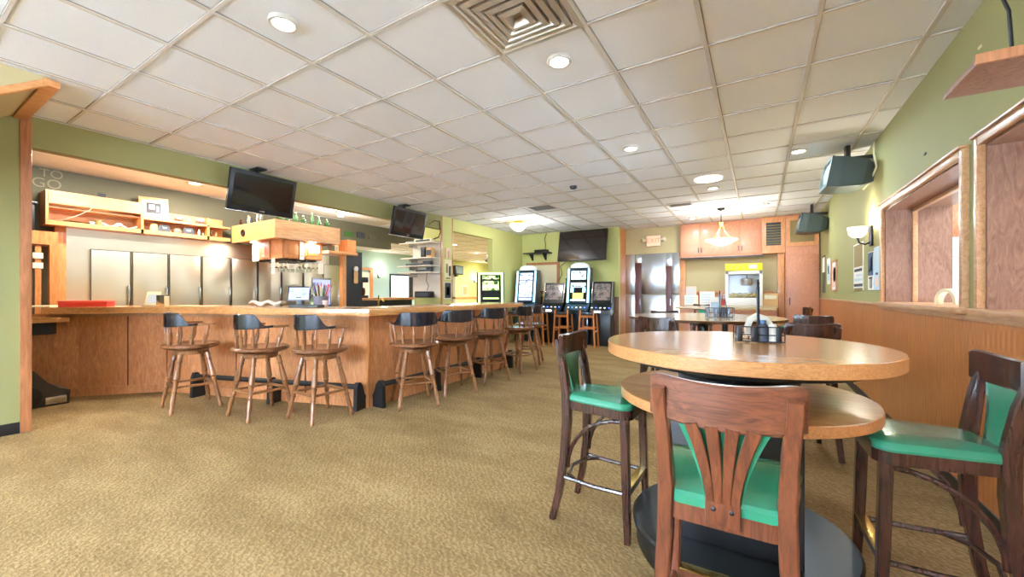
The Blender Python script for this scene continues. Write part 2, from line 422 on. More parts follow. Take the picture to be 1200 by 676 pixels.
# unseen rear wall behind the viewer; its windows are added to light the room
w = MB(); wins = ((-4.9, -2.9), (-2.3, -.3))
w.box(XL-.1, XR, -3.1, -3.0, 0, .7); w.box(XL-.1, XR, -3.1, -3.0, 2.5, H+.1)
for a, bb in ((XL-.1, wins[0][0]), (wins[0][1], wins[1][0]), (wins[1][1], XR)): w.box(a, bb, -3.1, -3.0, .7, 2.5)
struct('wall_rear', w, 'green', label='unseen green rear wall with two added windows', smooth=False)
for k, (a, bb) in enumerate(wins):
    f = MB()
    f.box(a, a+.06, -3.08, -2.98, .7, 2.5); f.box(bb-.06, bb, -3.08, -2.98, .7, 2.5); f.box(a+.06, bb-.06, -3.08, -2.98, .7, .76); f.box(a+.06, bb-.06, -3.08, -2.98, 2.44, 2.5)
    f.box((a+bb)/2-.02, (a+bb)/2+.02, -3.07, -3.0, .76, 2.44)
    wd = struct('window_%d' % (3+k), f, 'trim_z', label='unseen window added in the rear wall, %s' % ('nearer the bar', 'nearer the right wall')[k])
    struct('pane', MB().box(a+.06, bb-.06, -3.05, -3.04, .76, 2.44), 'daylight', wd, smooth=False)

# left wall, its end trim and baseboard, fascia over the bar, pillar, short wall
wl = struct('wall_left', MB().box(XL-.14, XL, -3.0, .775, 0, H+.05), 'green', label='green left wall ending at a wood corner post', smooth=False)
struct('trim_1', MB().box(XL-.15, XL+.015, .775, .845, 0, H, .006), 'trim_z', label='upright wood corner trim at the end of the left wall')
struct('baseboard_left', MB().box(XL, XL+.012, -3.0, .775, 0, .1), 'black', label='black baseboard of the left wall', smooth=False)
fs = struct('wall_fascia', MB().box(XL-.12, XL, .845, 6.39, 2.57, H+.05), 'green', label='green fascia hanging over the bar front', smooth=False)
struct('wall_beam', MB().box(XL-.12, XL, 6.74, YT, 2.58, H+.05), 'lime', label='yellow green beam over the opening beside the pillar', smooth=False)
pl = struct('pillar', MB().box(XL-.78, XL, 6.39, 6.74, 0, H+.05), 'lime', label='yellow green pillar between bar and side opening', smooth=False)
tr = MB(); tr.box(XL-.02, XL+.008, 6.375, 6.41, 0, H, .004); tr.box(XL-.02, XL+.006, 6.72, 6.75, 0, H, .004)
struct('trim_2', tr, 'trim_z', label='wood edge strips on the pillar corners')
struct('wall_short', MB().box(XL-.15, XL, 8.27, YT+.1, 0, 2.58), 'lime', label='yellow green wall behind the green slot machine', smooth=False)
# sloped stair soffit at the far left, trimmed in wood
y0, y1, xs0, xs1 = -.9, .775, XL, -4.53
def zs(y): return H - (y1-y)*.72
sm = MB()
sm.rings([[(x, y1, H), (x, y1, H+.04), (x, y0, H+.04), (x, y0, zs(y0))] for x in (xs0, xs1)])
so = struct('wall_sloped_soffit', sm.m('beige'), 'beige', label='sloping cream soffit meeting the ceiling at the far left', smooth=False)
st = MB()
for x in (xs1,):
    st.sweep([(x-.02, y1, H-.01), (x-.02, y0, zs(y0)-.01)], .05, .05)
st.box(xs0, xs1+.01, y1-.04, y1+.045, H-.05, H-.001, .002)
struct('trim_3', st, 'oak_x', so)

# wall behind the bar, wall with the serving window at its left end
struct('wall_bar', MB().box(XB-.1, XB, .2, 5.75, 0, H), 'olive', label='dark olive wall behind the bar', smooth=False)
struct('wall_bar_end', MB().box(XB, XL-.14, .1, .2, 0, H), 'olive', label='dark olive end wall of the bar bay', smooth=False)
w = MB(); w.box(-7.8, -7.42, .2, 1.33, 1.84, 2.0); w.box(-7.5, -7.42, 1.26, 1.33, 0, 1.84); w.box(-7.8, -7.42, .2, 1.33, 0, .98)
struct('wall_hatch', w, 'oak', label='wood surround of the dark serving hatch at the bar end', smooth=False)
struct('trim_4', MB().box(-7.8, -7.68, 1.345, 1.45, 0, 2.1, .004), 'oak', label='upright oak trim between hatch and stainless cooler')
h = thing('hatch_shutter', 'narrow wooden shutter with white hinges in the dark hatch', 'shutter', (-7.46, 1.17, .98))
MB().box(-.02, .02, -.025, .025, 0, .84).build('shutter_stile', 'oak', h)
for z in (.6, .72): MB().box(.015, .03, -.045, .04, z-.035, z+.035, .004).build('hinge', 'paper', h)
# beam with display ledge over the pass-through into the next room
struct('wall_pass_beam', MB().box(XB-.12, XB+.02, 4.9, 6.97, 2.33, 2.5), 'olive', label='olive beam over the pass-through at the end of the bar', smooth=False)
struct('wall_pass_fill', MB().box(XB-.12, XB-.02, 4.9, 8.3, 2.5, H), 'olive', label='olive wall above the pass-through beam', smooth=False)
# the next room
struct('wall_far', MB().box(-12.8, -12.7, 3.0, 13.0, 0, H), 'blue', label='pale blue far wall of the next room', smooth=False)
struct('wall_far_green', MB().box(-12.8, -12.7, 13.0, 19.3, 0, H), 'lime', label='yellow green far wall of the next room', smooth=False)
struct('wall_far_end', MB().box(-12.8, -4.9, 19.2, 19.3, 0, H), 'lime', label='yellow green end wall of the next room', smooth=False)
struct('wall_far_side', MB().box(-5.6, -5.5, YT+.1, 19.2, 0, H), 'lime', label='side wall of the next room behind the slot machines', smooth=False)
struct('wall_far_near', MB().box(-12.7, XB-.1, 3.0, 3.1, 0, H), 'blue', label='near wall of the next room', smooth=False)
cf = MB().box(-12.8, XB-.1, 3.0, 19.3, H, H+.1); cf.box(XB-.1, XL-.12, 6.6, 19.3, H, H+.1)
cfo = struct('ceiling_far', cf, 'tile', label='white tiled ceiling of the next room', smooth=False)
gb = MB()
for i in range(13): gb.box(-12.7, XL-.15, 6.9+i, 6.92+i, H-.008, H)
for i in range(12): gb.box(-12.6+.6*i, -12.58+.6*i, 3.1, 19.2, H-.008, H)
struct('ceiling_grid', gb, 'grid', cfo, smooth=False)
struct('trim_5', MB().box(-12.7, -12.66, 3.1, 19.2, .95, 1.05), 'oak_x', label='wood chair rail on the far wall of the next room', smooth=False)

# back wall (television), recess side and recess wall
struct('wall_back', MB().box(XL-.1, -2.9, YT, YT+.1, 0, H+.05), 'lime', label='yellow green back wall behind the slot machines', smooth=False)
struct('wainscot_back', MB().box(XL, -2.9, YT-.012, YT, 0, 1.15), 'reveal', label='dark wood wainscot behind the slot machines', smooth=False)
struct('wall_recess_side', MB().box(-2.98, -2.9, YT+.1, YN, 0, H+.05), 'oak', label='wood panelled side of the back recess', smooth=False)
struct('wall_recess', MB().box(-2.98, XR, YN, YN+.1, 0, H+.05), 'beige', label='beige back wall of the recess', smooth=False)
# stainless clad passage wall with two narrow doors
cl = MB()
for a, bb in ((-2.9, -2.66), (-2.5, -1.92), (-1.78, -1.6)):
    cl.box(a, bb, YN-.02, YN, 0, 1.2, .003); cl.box(a, bb, YN-.02, YN, 1.21, 2.22, .003)
cl.box(-2.66, -2.5, YN-.02, YN, 2.0, 2.22, .003); cl.box(-1.92, -1.78, YN-.02, YN, 1.9, 2.22, .003)
struct('wall_steel', cl, 'steel2', label='stainless steel wall cladding in the back recess')
for k, (a, bb, zt) in enumerate(((-2.66, -2.5, 2.0), (-1.92, -1.78, 1.9))):
    d = MB(); d.box(a, bb, YN-.04, YN-.001, 0, zt, .006)
    dr = struct('door_%d' % (k+1), d, mat('door_red_brown_%d' % k, '#5a2a20', .4), label='narrow dark red door edge %s in the steel wall' % ('beside the slot machines', 'beside the wood post')[k])
    struct('door_handle', MB().box(bb-.03, bb-.015, YN-.07, YN-.04, .95, 1.1), 'steel2', dr)
struct('trim_6', MB().box(-1.6, -1.46, YN-.08, YN, 0, 2.22, .004), 'oak', label='wood post between steel wall and counter alcove')
struct('wainscot_recess', MB().box(-1.46, XR, YN-.012, YN, 0, 1.25), 'bead', label='beadboard below the beige alcove wall', smooth=False)
bk = MB()
bk.box(-1.46, .3, YN-.03, YN-.012, 1.25, 1.29, .004)
struct('trim_7', bk, 'oak_x', label='wood cap rail in the counter alcove')

# ------------------------------------------------------------------ bar
def offset(poly, d):
    out = []
    for i, p in enumerate(poly):
        p = Vector(p); ns = []
        for q0, q1 in ((i-1, i), (i, i+1)):
            if q0 < 0 or q1 >= len(poly): continue
            t = (Vector(poly[q1])-Vector(poly[q0])).normalized(); ns.append(Vector((t.y, -t.x)))
        n = ns[0] if len(ns) == 1 else (ns[0]+ns[1])/(1+ns[0].dot(ns[1]))
        out.append(tuple(p+n*d))
    return out
BP = [(-7.32, .86), (-7.02, 1.42), (-6.4, 2.08), (-3.63, 2.93), (-3.66, 5.85)]
def strip(d0, d1): return offset(BP, d0)+offset(BP, d1)[::-1]
bb = thing('bar', 'orange wood panelled front of the bar', 'bar', (0, 0, 0))
MB().prism(strip(0, -.1), 0, 1.0).build('front_panel', 'bar', bb, smooth=False)
p = MB()
for i, (t) in enumerate(((1, .55), (2, .0), (2, .38), (2, .72), (3, .0), (3, .34), (3, .67))):
    i0, u = t; a, c_ = Vector(offset(BP, .004)[i0]), Vector(offset(BP, .004)[i0+1])
    q = a.lerp(c_, u); ang = math.atan2((c_-a).y, (c_-a).x)
    p.box(-.006, .006, -.004, .006, .1, 1.0, 0, Matrix.Translation((q.x, q.y, 0)) @ Matrix.Rotation(ang, 4, 'Z'))
p.build('panel_seam', mat('seam_brown', '#7a4526', .5), bb, smooth=False)
q = offset(BP, .012)[3]
MB().box(q[0]-.02, q[0]+.012, q[1]-.012, q[1]+.02, 0, 1.0, .004).build('corner_post', 'oak', bb)
MB().prism(strip(.015, 0), 0, .1).build('kick_board', 'bar', bb, smooth=False)
MB().box(-4.4, -3.72, 5.78, 5.85, 0, 1.0).build('end_panel', 'bar', bb, smooth=False)
TOPZ = 1.08
bt = thing('bar_counter', 'long wooden bar counter turning the corner', 'counter', (0, 0, 0))
BC = [(-7.13, 1.22)]+BP[1:]
P1 = offset(BC, .22); P2 = offset(BC, -.5)
MB().prism(P1[:4]+P2[:4][::-1], TOPZ-.075, TOPZ, .01).build('left_run', 'bar_top', bt)
MB().prism([P1[3], (P1[4][0], 6.0), (P2[4][0], 6.0), P2[3]], TOPZ-.075, TOPZ, .01).build('right_run', 'bar_top_y', bt)
bd = MB()
MB().prism(offset(BC, .06)[:4]+offset(BC, 0)[:4][::-1], .96, 1.005).build('under_moulding', 'trim', bt, smooth=False)
# foot rails
def rail(name, label, ia, ib, ua, ub, nbr):
    r = thing(name, label, 'foot rail')
    o = offset(BP, .125)
    a, c_ = Vector(o[ia]).lerp(Vector(o[ib]), ua), Vector(o[ia]).lerp(Vector(o[ib]), ub)
    MB().tube([(a.x, a.y, .25), (c_.x, c_.y, .25)], .028, 10).build('rail', 'black', r)
    t = (c_-a).normalized(); n = Vector((t.y, -t.x))
    for k in range(nbr):
        q = a.lerp(c_, k/(nbr-1))
        k_ = MB()
        prof = [(-.115, 0), (.05, 0), (.045, .12), (.04, .24), (.02, .295), (-.02, .295), (-.06, .25), (-.09, .16), (-.115, .13)]
        k_.rings([[(q.x+n.x*d+t.x*s, q.y+n.y*d+t.y*s, z) for d, z in prof] for s in (-.022, .022)])
        k_.build('rail_bracket', 'black', r, smooth=False)
    return r
rail('foot_rail', 'black foot rail along the bar run with three stools', 2, 3, .2, .955, 3)
rail('foot_rail', 'black foot rail along the bar run facing the tables', 3, 4, .055, .96, 4)
# ledge and black bin at the left end
ld = thing('hatch_ledge', 'rounded wooden ledge below the dark hatch', 'ledge', (-7.2, 1.0, .91))
MB().prism([(-.14, -.6), (.16, -.6), (.3, .05), (.37, .22), (.32, .32), (.2, .36)], 0, .055, .008).build('ledge_board', 'bar_top_y', ld)
MB().prism([(-.1, -.5), (.1, -.5), (.25, .05), (.26, .2), (.15, .25)], -.14, 0).build('ledge_support', 'black', ld)
bn = thing('vacuum_cleaner', 'black rounded cleaner standing on floor behind left trim', 'cleaner', (-6.83, .9, 0))
k = MB(); k.rings([[(s*.16, y, z) for y, z in ((-.3, 0), (.38, 0), (.39, .15), (.3, .19), (.22, .26), (.12, .4), (-.02, .52), (-.3, .58))] for s in (-1, 1)])
k.build('housing', mat('grey_black_plastic', '#2e2a2b', .3, coat=.4), bn)
for sx in (-1,):
    MB().lathe([(.0, 0), (.1, 0), (.12, .02), (.12, .05), (.1, .06), (0, .06)], (.155, .05, .13), 20, (1, 0, 0)).build('wheel', 'black', bn)
MB().box(.16, .17, .2, .36, .02, .1, .006).build('front_guard', 'steel2', bn)
MB().box(.15, .165, -.28, -.05, .24, .27, .004).build('light_strip', 'chrome', bn)

# ------------------------------------------------------------------ bar stools
LEGP = [(0, .017), (.04, .022), (.1, .018), (.13, .024), (.15, .017), (.3, .023), (.42, .026), (.44, .018), (.46, .026), (.49, .019), (.62, .017), (.64, .024), (.66, .017), (.8, .02), (.9, .013), (.94, .018), (.97, .019), (1, .011)]
SPIN = [(0, .009), (.2, .011), (.4, .017), (.5, .014), (.55, .018), (.6, .012), (.85, .009), (1, .008)]
def make_stool(label, group):
    t = thing('bar_stool', label, 'bar stool', group=group)
    st = MB(); N = 36
    def sq(r, z, dz=0): return [(r*(1+.05*math.cos(2*a))*math.cos(a), r*(1+.0*math.cos(2*a))*math.sin(a), z+dz*math.sin(a)**2) for a in [2*PI*k/N for k in range(N)]]
    st.rings([sq(.19, .645), sq(.235, .655), sq(.262, .675), sq(.262, .692), sq(.247, .705), sq(.21, .7), sq(.12, .688), sq(.01, .686)])
    st.build('seat', 'stool_seat', t)
    MB().lathe([(.05, .59), (.15, .59), (.155, .6), (.155, .63), (.13, .64), (.12, .65), (.05, .65)], seg=28).build('swivel_plate', 'stool', t)
    L = [(-1, -1), (1, -1), (1, 1), (-1, 1)]
    for sx, sy in L:
        MB().turned((sx*.115, sy*.115, .605), (sx*.215, sy*.215, .0), [(a, r*1.12) for a, r in LEGP]).build('leg', 'stool', t)
    zb = .265; q = .115+.1*(1-zb/.605)
    for (ax, ay), (bx, by) in zip(L, L[1:]+L[:1]):
        zz = zb
        MB().sweep([(ax*q, ay*q, zz), (bx*q, by*q, zz)], .022, .034, Vector((0, 0, 1))).build('stretcher', 'stool', t)
    # bow back: crest higher behind, sinking into arms that end in rounded paws
    a0, a1 = R(180+150-150), R(360)
    def zt(u):
        v = abs(u-.5)*2
        return .925+.115*(1 if v < .5 else .5*(1+math.cos(PI*(v-.5)/.3)) if v < .8 else 0)
    def zl(u):
        v = abs(u-.5)*2
        return .905-.02*max(0, 1-v)
    MB().arc(0, .03, .238, .264, R(184), R(356), zl, lambda u: max(zt(u), zl(u)+.024), 44).build('crest_rail', 'crest', t)
    for q in (-1, 1):
        MB().sweep([(q*.25, .0, .914), (q*.258, .06, .916), (q*.252, .12, .914), (q*.23, .155, .912)], [.04, .046, .058, .03], .024, Vector((1, 0, 0))).build('armrest', 'stool', t)
    for k in range(6):
        a = R(196+148*k/5)
        MB().turned((.22*math.cos(a), .22*math.sin(a)+.01, .69), (.251*math.cos(a), .251*math.sin(a)+.03, .9), [(u, r*1.15) for u, r in SPIN], 8).build('spindle', 'stool', t)
    for q in (-1, 1): MB().turned((q*.225, .05, .69), (q*.252, .1, .905), [(u, r*1.4) for u, r in SPIN], 8).build('arm_post', 'stool', t)
    return t
G = 'captain style bar stools along the bar'
s1 = make_stool('turned wood bar stool nearest the menu cards, turned aside from the bar', G)
place(s1, (-5.29, 1.93, 0), -8)
STOOLS = [((-4.37, 2.19), -2, 'turned wood bar stool, middle of the three on the short bar run'),
          ((-3.77, 2.46), -2, 'turned wood bar stool right before the bar corner, on the short run'),
          ((-3.3, 3.3), 58, 'turned wood bar stool first past the bar corner, facing the long run'),
          ((-3.3, 3.98), 64, 'turned wood bar stool second past the bar corner'),
          ((-3.3, 4.76), 70, 'turned wood bar stool third past the bar corner'),
          ((-3.3, 5.6), 82, 'turned wood bar stool by the bar end, before the last stool'),
          ((-3.5, 6.33), 110, 'turned wood bar stool farthest along, beyond the end of the bar')]
for (x, y), rz, lb in STOOLS: dup(s1, (x, y, 0), rz, lb)

# ------------------------------------------------------------------ tall tables
def disc(z0, z1, r, bev=.004, seg=72): return [(r-bev, z0), (r, z0+bev), (r, z1-bev), (r-bev, z1), (.0, z1)]
tt = thing('pedestal_table', 'large two-tier round wooden bar table on a black pedestal', 'table', (-.093, 2.2, 0))
def top(parent, name, z0, z1, r, lam='laminate', seg=72, rim='edge'):
    m_ = MB(); m_.m(rim); m_.lathe([(0, z0), (r-.003, z0), (r, z0+.003), (r, z1-.003)], seg=seg)
    m_.m(lam); m_.lathe([(r, z1-.003), (r-.003, z1), (r-.12, z1), (.0, z1)], seg=seg)
    bmesh.ops.remove_doubles(m_.bm, verts=m_.bm.verts, dist=.0002)
    return m_.build(name, None, parent)
top(tt, 'tabletop', .957, 1.012, .592)
top(tt, 'lower_tier', .74, .785, .527)
MB().lathe([(.0, .785), (.27, .785), (.25, .82), (.26, .865), (.34, .9), (.5, .928), (.52, .957), (0, .957)], seg=48).build('flared_neck', 'charcoal', tt)
MB().box(-.25, .25, -.25, .25, .15, .742, .006).build('column', 'black', tt)
MB().lathe([(0, 0), (.44, 0), (.45, .02), (.45, .1), (.468, .115), (.47, .14), (.46, .15), (0, .15)], seg=64).build('foot_platform', 'charcoal', tt)
t2 = thing('pedestal_table', 'round wooden table behind the two-tier table, wire caddy on it', 'table', (-.5, 4.7, 0))
top(t2, 'tabletop', .972, 1.0, .75, 'laminate2', 72, 'bottle_brown')
MB().lathe([(0, .02), (.06, .02), (.055, .9), (.2, .95), (.2, .965), (0, .965)], seg=24).build('column', 'black', t2)
MB().lathe([(0, 0), (.36, 0), (.36, .015), (.1, .05), (0, .05)], seg=40).build('foot_plate', 'black', t2)
t3 = thing('dining_table', 'pale square wooden table below the hanging bowl lamp', 'table', (-.5, 8.05, 0))
MB().box(-.75, .75, -.45, .45, .965, 1.0, .006).build('tabletop', 'laminate2', t3)
MB().lathe([(0, .02), (.05, .02), (.045, .93), (.15, .965), (0, .965)], seg=20).build('column', 'black', t3)
for rz in (45, -45): MB().box(-.4, .4, -.03, .03, 0, .03, .006, Matrix.Rotation(R(rz), 4, 'Z')).build('foot_bar', 'black', t3)

# ------------------------------------------------------------------ bar chairs
def make_chair(label, wd, wx, group):
    """tall bentwood chair, facing +y, its back at -y"""
    t = thing('bar_chair', label, 'chair', group=group)
    # seat pad: trapezoid with rounded corners, domed
    def outline(g, n=8):
        pts = []
        for cx, cy, a0 in ((.15-g, .135, 0), (-.15+g, .135, 90), (-.108+g, -.13, 180), (.108-g, -.13, 270)):
            for k in range(n+1):
                a = R(a0+90*k/n); pts.append((cx+.05*math.cos(a), cy+.06*math.sin(a)))
        return pts
    def ring(g, z, sc_=1): return [(x*sc_, y*sc_, z) for x, y in outline(g)]
    MB().rings([ring(0, .662), ring(-.004, .672), ring(0, .685), ring(0, .695, .96), ring(0, .703, .8), ring(0, .708, .5), ring(0, .709, .02)]).build('seat_cushion', 'vinyl', t)
    MB().rings([ring(.0, .615), ring(0, .662, 1.0), ring(0, .662, .9), ring(0, .615, .9)], closed=True).build('seat_frame', wd, t)
    for s in (-1, 1):
        MB().sweep([(s*.165, .155, .655), (s*.172, .165, .3), (s*.18, .175, 0)], [.04, .038, .03], [.042, .04, .03]).build('front_leg', wd, t)
        pts = []
        for z, y, x in ((0, -.245, .172), (.15, -.208, .166), (.35, -.178, .16), (.55, -.168, .148), (.7, -.172, .144), (.85, -.193, .149), (.94, -.213, .157), (.99, -.226, .158)):
            pts.append((s*x, y, z))
        MB().sweep(pts, [.03, .034, .038, .042, .042, .038, .036, .034], [.034, .038, .044, .05, .05, .042, .034, .026]).build('back_post', wd, t)
        a = []
        for k in range(9):
            u = k/8; a.append((s*(.162-.008*u), .145-.305*math.sin(u*PI/2), .3+.295*math.cos(u*PI/2)))
        MB().tube(a, .011, 8).build('seat_brace', wd, t)
        MB().tube([(s*.172, .165, .24), (s*.178, 0, .24), (s*.175, -.17, .25)], .012, 8).build('side_stretcher', wd, t)
    MB().tube([(-.17, .1, .605), (-.1, .125, .61), (.1, .125, .61), (.17, .1, .605)], .01, 8).build('front_brace', wd, t)
    MB().tube([(-.178, -.1, .245), (-.12, -.17, .245), (0, -.2, .245), (.12, -.17, .245), (.178, -.1, .245)], .011, 8).build('rear_stretcher', wd, t)
    fs_ = MB().box(-.16, .16, .15, .18, .225, .262, .004).build('foot_stretcher', wd, t)
    MB().box(-.155, .155, .145, .185, .262, .268, .002).build('kick_plate', 'brass', fs_, label='brass kick plate')
    # crest: bowed panel, concave forward
    rr = .42; ha = math.asin(.176/rr); cy = -.222+rr
    MB().arc(0, cy, rr-.002, rr+.02, R(270)-ha, R(270)+ha, lambda u: .905-.014*(1-(2*u-1)**2), lambda u: 1.028-.016*(1-(2*u-1)**2)-.012*abs(2*u-1)**12, 24).build('crest_rail', wx, t)
    # fan splat of four slats joined at the foot
    sp = MB()
    for k in range(4):
        q = k-1.5; pts = []; ws = []
        for j in range(7):
            u = j/6; x = q*(.02+.029*u**1.7); z = .685+.22*u
            pts.append((x, -.187-.042*u-.008*(1-(x/.12)**2), z)); ws.append(.0185+.014*u)
        sp.sweep(pts, ws, .014)
    sp.box(-.042, .042, -.203, -.188, .63, .735, .004)
    sp.build('splat', wd, t)
    for s in (-1, 1): MB().lathe([(0, 0), (.006, 0), (.006, .003), (0, .005)], (s*.022, -.205, .675), 10, (0, -1, 0)).build('screw', 'dark_steel', t)
    def pad(u, v):
        hw = .045+.065*v**1.5; x = (2*u-1)*hw
        return Vector((x, -.166-.038*v-.008*(1-(x/.12)**2)+.012*(1-(2*u-1)**2)*math.sin(PI*v)**.5, .69+.21*v))
    MB().slab(pad, 10, 10, (0, .012, 0)).build('back_pad', 'vinyl', t)
    return t
GC = 'tall chairs with green seats'
c1 = make_chair('walnut chair with green seat, nearest, its slatted back to the viewer', 'walnut', 'walnut_x', GC)
place(c1, (-.084, 1.4, 0), 1)
c2 = make_chair('dark wood chair with green seat facing the table from the bar side', 'dark_chair', 'dark_chair', GC)
place(c2, (-.725, 2.19, 0), -91)
CH = [((.56, 2.2), 92, 'dark wood chair with green seat between the table and right wall'),
      ((.3, 3.98), 14, 'dark wood chair seen from behind, just beyond the big table'),
      ((.38, 4.98), 150, 'dark glossy chair between the second table and right wall'),
      ((-.78, 4.2), -16, 'dark backed chair tucked under the second table on its bar side'),
      ((-.92, 5.32), -146, 'dark chair with green back pad behind the second table, before the steel wall'),
      ((.5, 8.2), 70, 'dark chair in front of the tall cabinet door'),
      ((-.95, 8.75), 180, 'dark chair behind the pale square table')]
for (x, y), rz, lb in CH: dup(c2, (x, y, 0), rz, lb)

# ------------------------------------------------------------------ condiment caddies
def caddy(loc, rz, label, w=.2, d=.11, hh=.075, rod=.27):
    t = thing('condiment_caddy', label, 'caddy', loc, rz, 'wire table caddies')
    m_ = MB()
    for z in (.006, hh*.5, hh):
        m_.tube([(-w/2, -d/2, z), (w/2, -d/2, z), (w/2, d/2, z), (-w/2, d/2, z)], .0028, 6, True)
    for x in (-w/2, -w/6, w/6, w/2):
        for y in (-d/2, d/2): m_.tube([(x, y, .003), (x, y, hh)], .0028, 6)
    for k in range(5): m_.tube([(-w/2+w*k/4, -d/2, .006), (-w/2+w*k/4, d/2, .006)], .0022, 6)
    m_.build('wire_rack', 'wire', t)
    b = MB(); b.box(-.006, .006, -.006, .006, .004, rod, .002); b.tube([(0, 0, rod-.01), (0, -.02, rod+.015), (0, 0, rod+.03), (0, .02, rod+.015), (0, 0, rod-.01)], .004, 6)
    b.build('carry_rod', 'wire', t)
    for x in (-w*.42, -w*.1, w*.38): MB().box(x-.012, x+.012, -d/2-.003, -d/2+.001, .003, hh, .001).build('upright_strap', 'dark_steel', t)
    return t
ZT1 = 1.012
caddy((0, 2.3, ZT1), 8, 'black wire condiment caddy on the two-tier table')
n_ = MB()
pts = [(-.05, 0, .02), (-.052, 0, .06), (-.04, 0, .1), (-.01, 0, .118), (.025, 0, .105), (.045, 0, .075), (.06, 0, .045)]
n_.sweep(pts, .05, [.02, .022, .026, .03, .028, .024, .012], Vector((0, 1, 0)))
tag(place(n_.build('napkin_stack', 'paper'), (.005, 2.325, ZT1+.006), 8), 'bowed white paper napkins in the caddy on the near table', 'napkins')
def shaker(loc, label, body, cap):
    t = thing('shaker', label, 'shaker', loc)
    MB().lathe([(0, 0), (.02, 0), (.021, .005), (.019, .05), (.016, .06), (0, .06)], seg=14).build('jar', body, t)
    MB().lathe([(.0, .06), (.018, .06), (.018, .075), (.012, .083), (0, .084)], seg=14).build('cap', cap, t)
    return t
shaker((.07, 2.31, ZT1+.006), 'glass salt shaker with metal cap in the near caddy', 'paper', 'chrome')
shaker((.058, 2.275, ZT1+.006), 'small white shaker at front of the near caddy', 'paper', 'paper')
kb = thing('sauce_bottle', 'dark round sauce bottle behind the rod of the near caddy', 'bottle', (.02, 2.28, ZT1+.006))
MB().lathe([(0, 0), (.026, 0), (.028, .01), (.028, .055), (.02, .075), (.012, .085), (0, .085)], seg=18).build('bottle_body', 'ink', kb)
MB().lathe([(0, .085), (.013, .085), (.013, .1), (0, .102)], seg=14).build('cap', 'ink_blue', kb)
caddy((-.33, 4.55, 1.0), -5, 'black wire caddy with menus on the second table', .24, .12, .1, .24)
mn = thing('menu_box', 'upright white menu block in the caddy on the second table', 'menus', (-.37, 4.57, 1.006), -5)
MB().box(-.05, .05, -.02, .02, 0, .2, .003).build('menu_cards', 'paper', mn)
MB().box(-.04, .04, -.022, -.02, .05, .15).build('print', 'ink_light', mn)
p0_ = None
for k in range(5):
    loc = (-.32+.017*k, 4.55, 1.006); lb = 'dark packet standing in the caddy on the second table'
    if p0_ is None:
        p0_ = MB().box(-.006, .006, -.015, .015, 0, .09, .002).build('sugar_packet', 'ink'); tag(place(p0_, loc, -5), lb, 'packet', 'dark packets in the second caddy')
    else: dup(p0_, loc, -5, lb)
tg = MB(); tg.tube([(-.03, 0, .05), (-.01, 0, .2), (0, 0, .24), (.012, 0, .2), (.035, 0, .06)], .004, 6)
tag(place(tg.build('wire_tongs', 'wire'), (-.3, 4.585, .96+.04), -5), 'bent wire card holder rising from the second table caddy', 'holder')

# ------------------------------------------------------------------ ceiling fittings
def downlight(x, y, r, label, lit=True, group='round ceiling downlights'):
    t = thing('ceiling_downlight', label, 'ceiling light', (x, y, H), 0, group)
    m_ = MB(); m_.lathe([(r*.72, -.002), (r*.78, -.012), (r*.95, -.012), (r, -.004), (r, .012), (r*.72, .012)], seg=28); m_.build('trim_ring', 'grid', t)
    MB().lathe([(0, -.006), (r*.5, -.008), (r*.76, -.003), (r*.76, .01), (0, .01)], seg=28).build('lens', 'lens' if lit else 'glow_dim', t)
    return t
DL = [(-2.4, 1.33, .08, 'lit downlight over the carpet before the bar stools'), (-1.17, 2.54, .085, 'lit downlight next to the square air diffuser'),
      (-1.2, 4.49, .085, 'lit downlight in mid ceiling, third row from the diffuser'), (.39, 5.56, .085, 'lit downlight beside the nearer wall television'),
      (-.59, 6.85, .085, 'small lit downlight just past the round ceiling speaker'), (-1.2, 9.4, .08, 'downlight near the exit sign'), (.1, 8.6, .08, 'downlight near the louvred cabinet')]
for x, y, r, lb in DL: downlight(x, y, r, lb)
sp = thing('ceiling_speaker', 'large round white speaker in the ceiling tiles', 'speaker', (-.6, 6.28, H))
MB().lathe([(0, -.012), (.1, -.013), (.17, -.01), (.18, -.002), (.18, .01), (0, .01)], seg=36).build('grille', 'glow_dim', sp)  # grille given a faint glow though it is no lamp
sd = thing('smoke_detector', 'small dark round detector on the ceiling', 'detector', (-2.38, 5.67, H))
MB().lathe([(0, -.035), (.03, -.035), (.05, -.02), (.055, 0), (.055, .01), (0, .01)], seg=24).build('housing', 'dark_steel', sd)
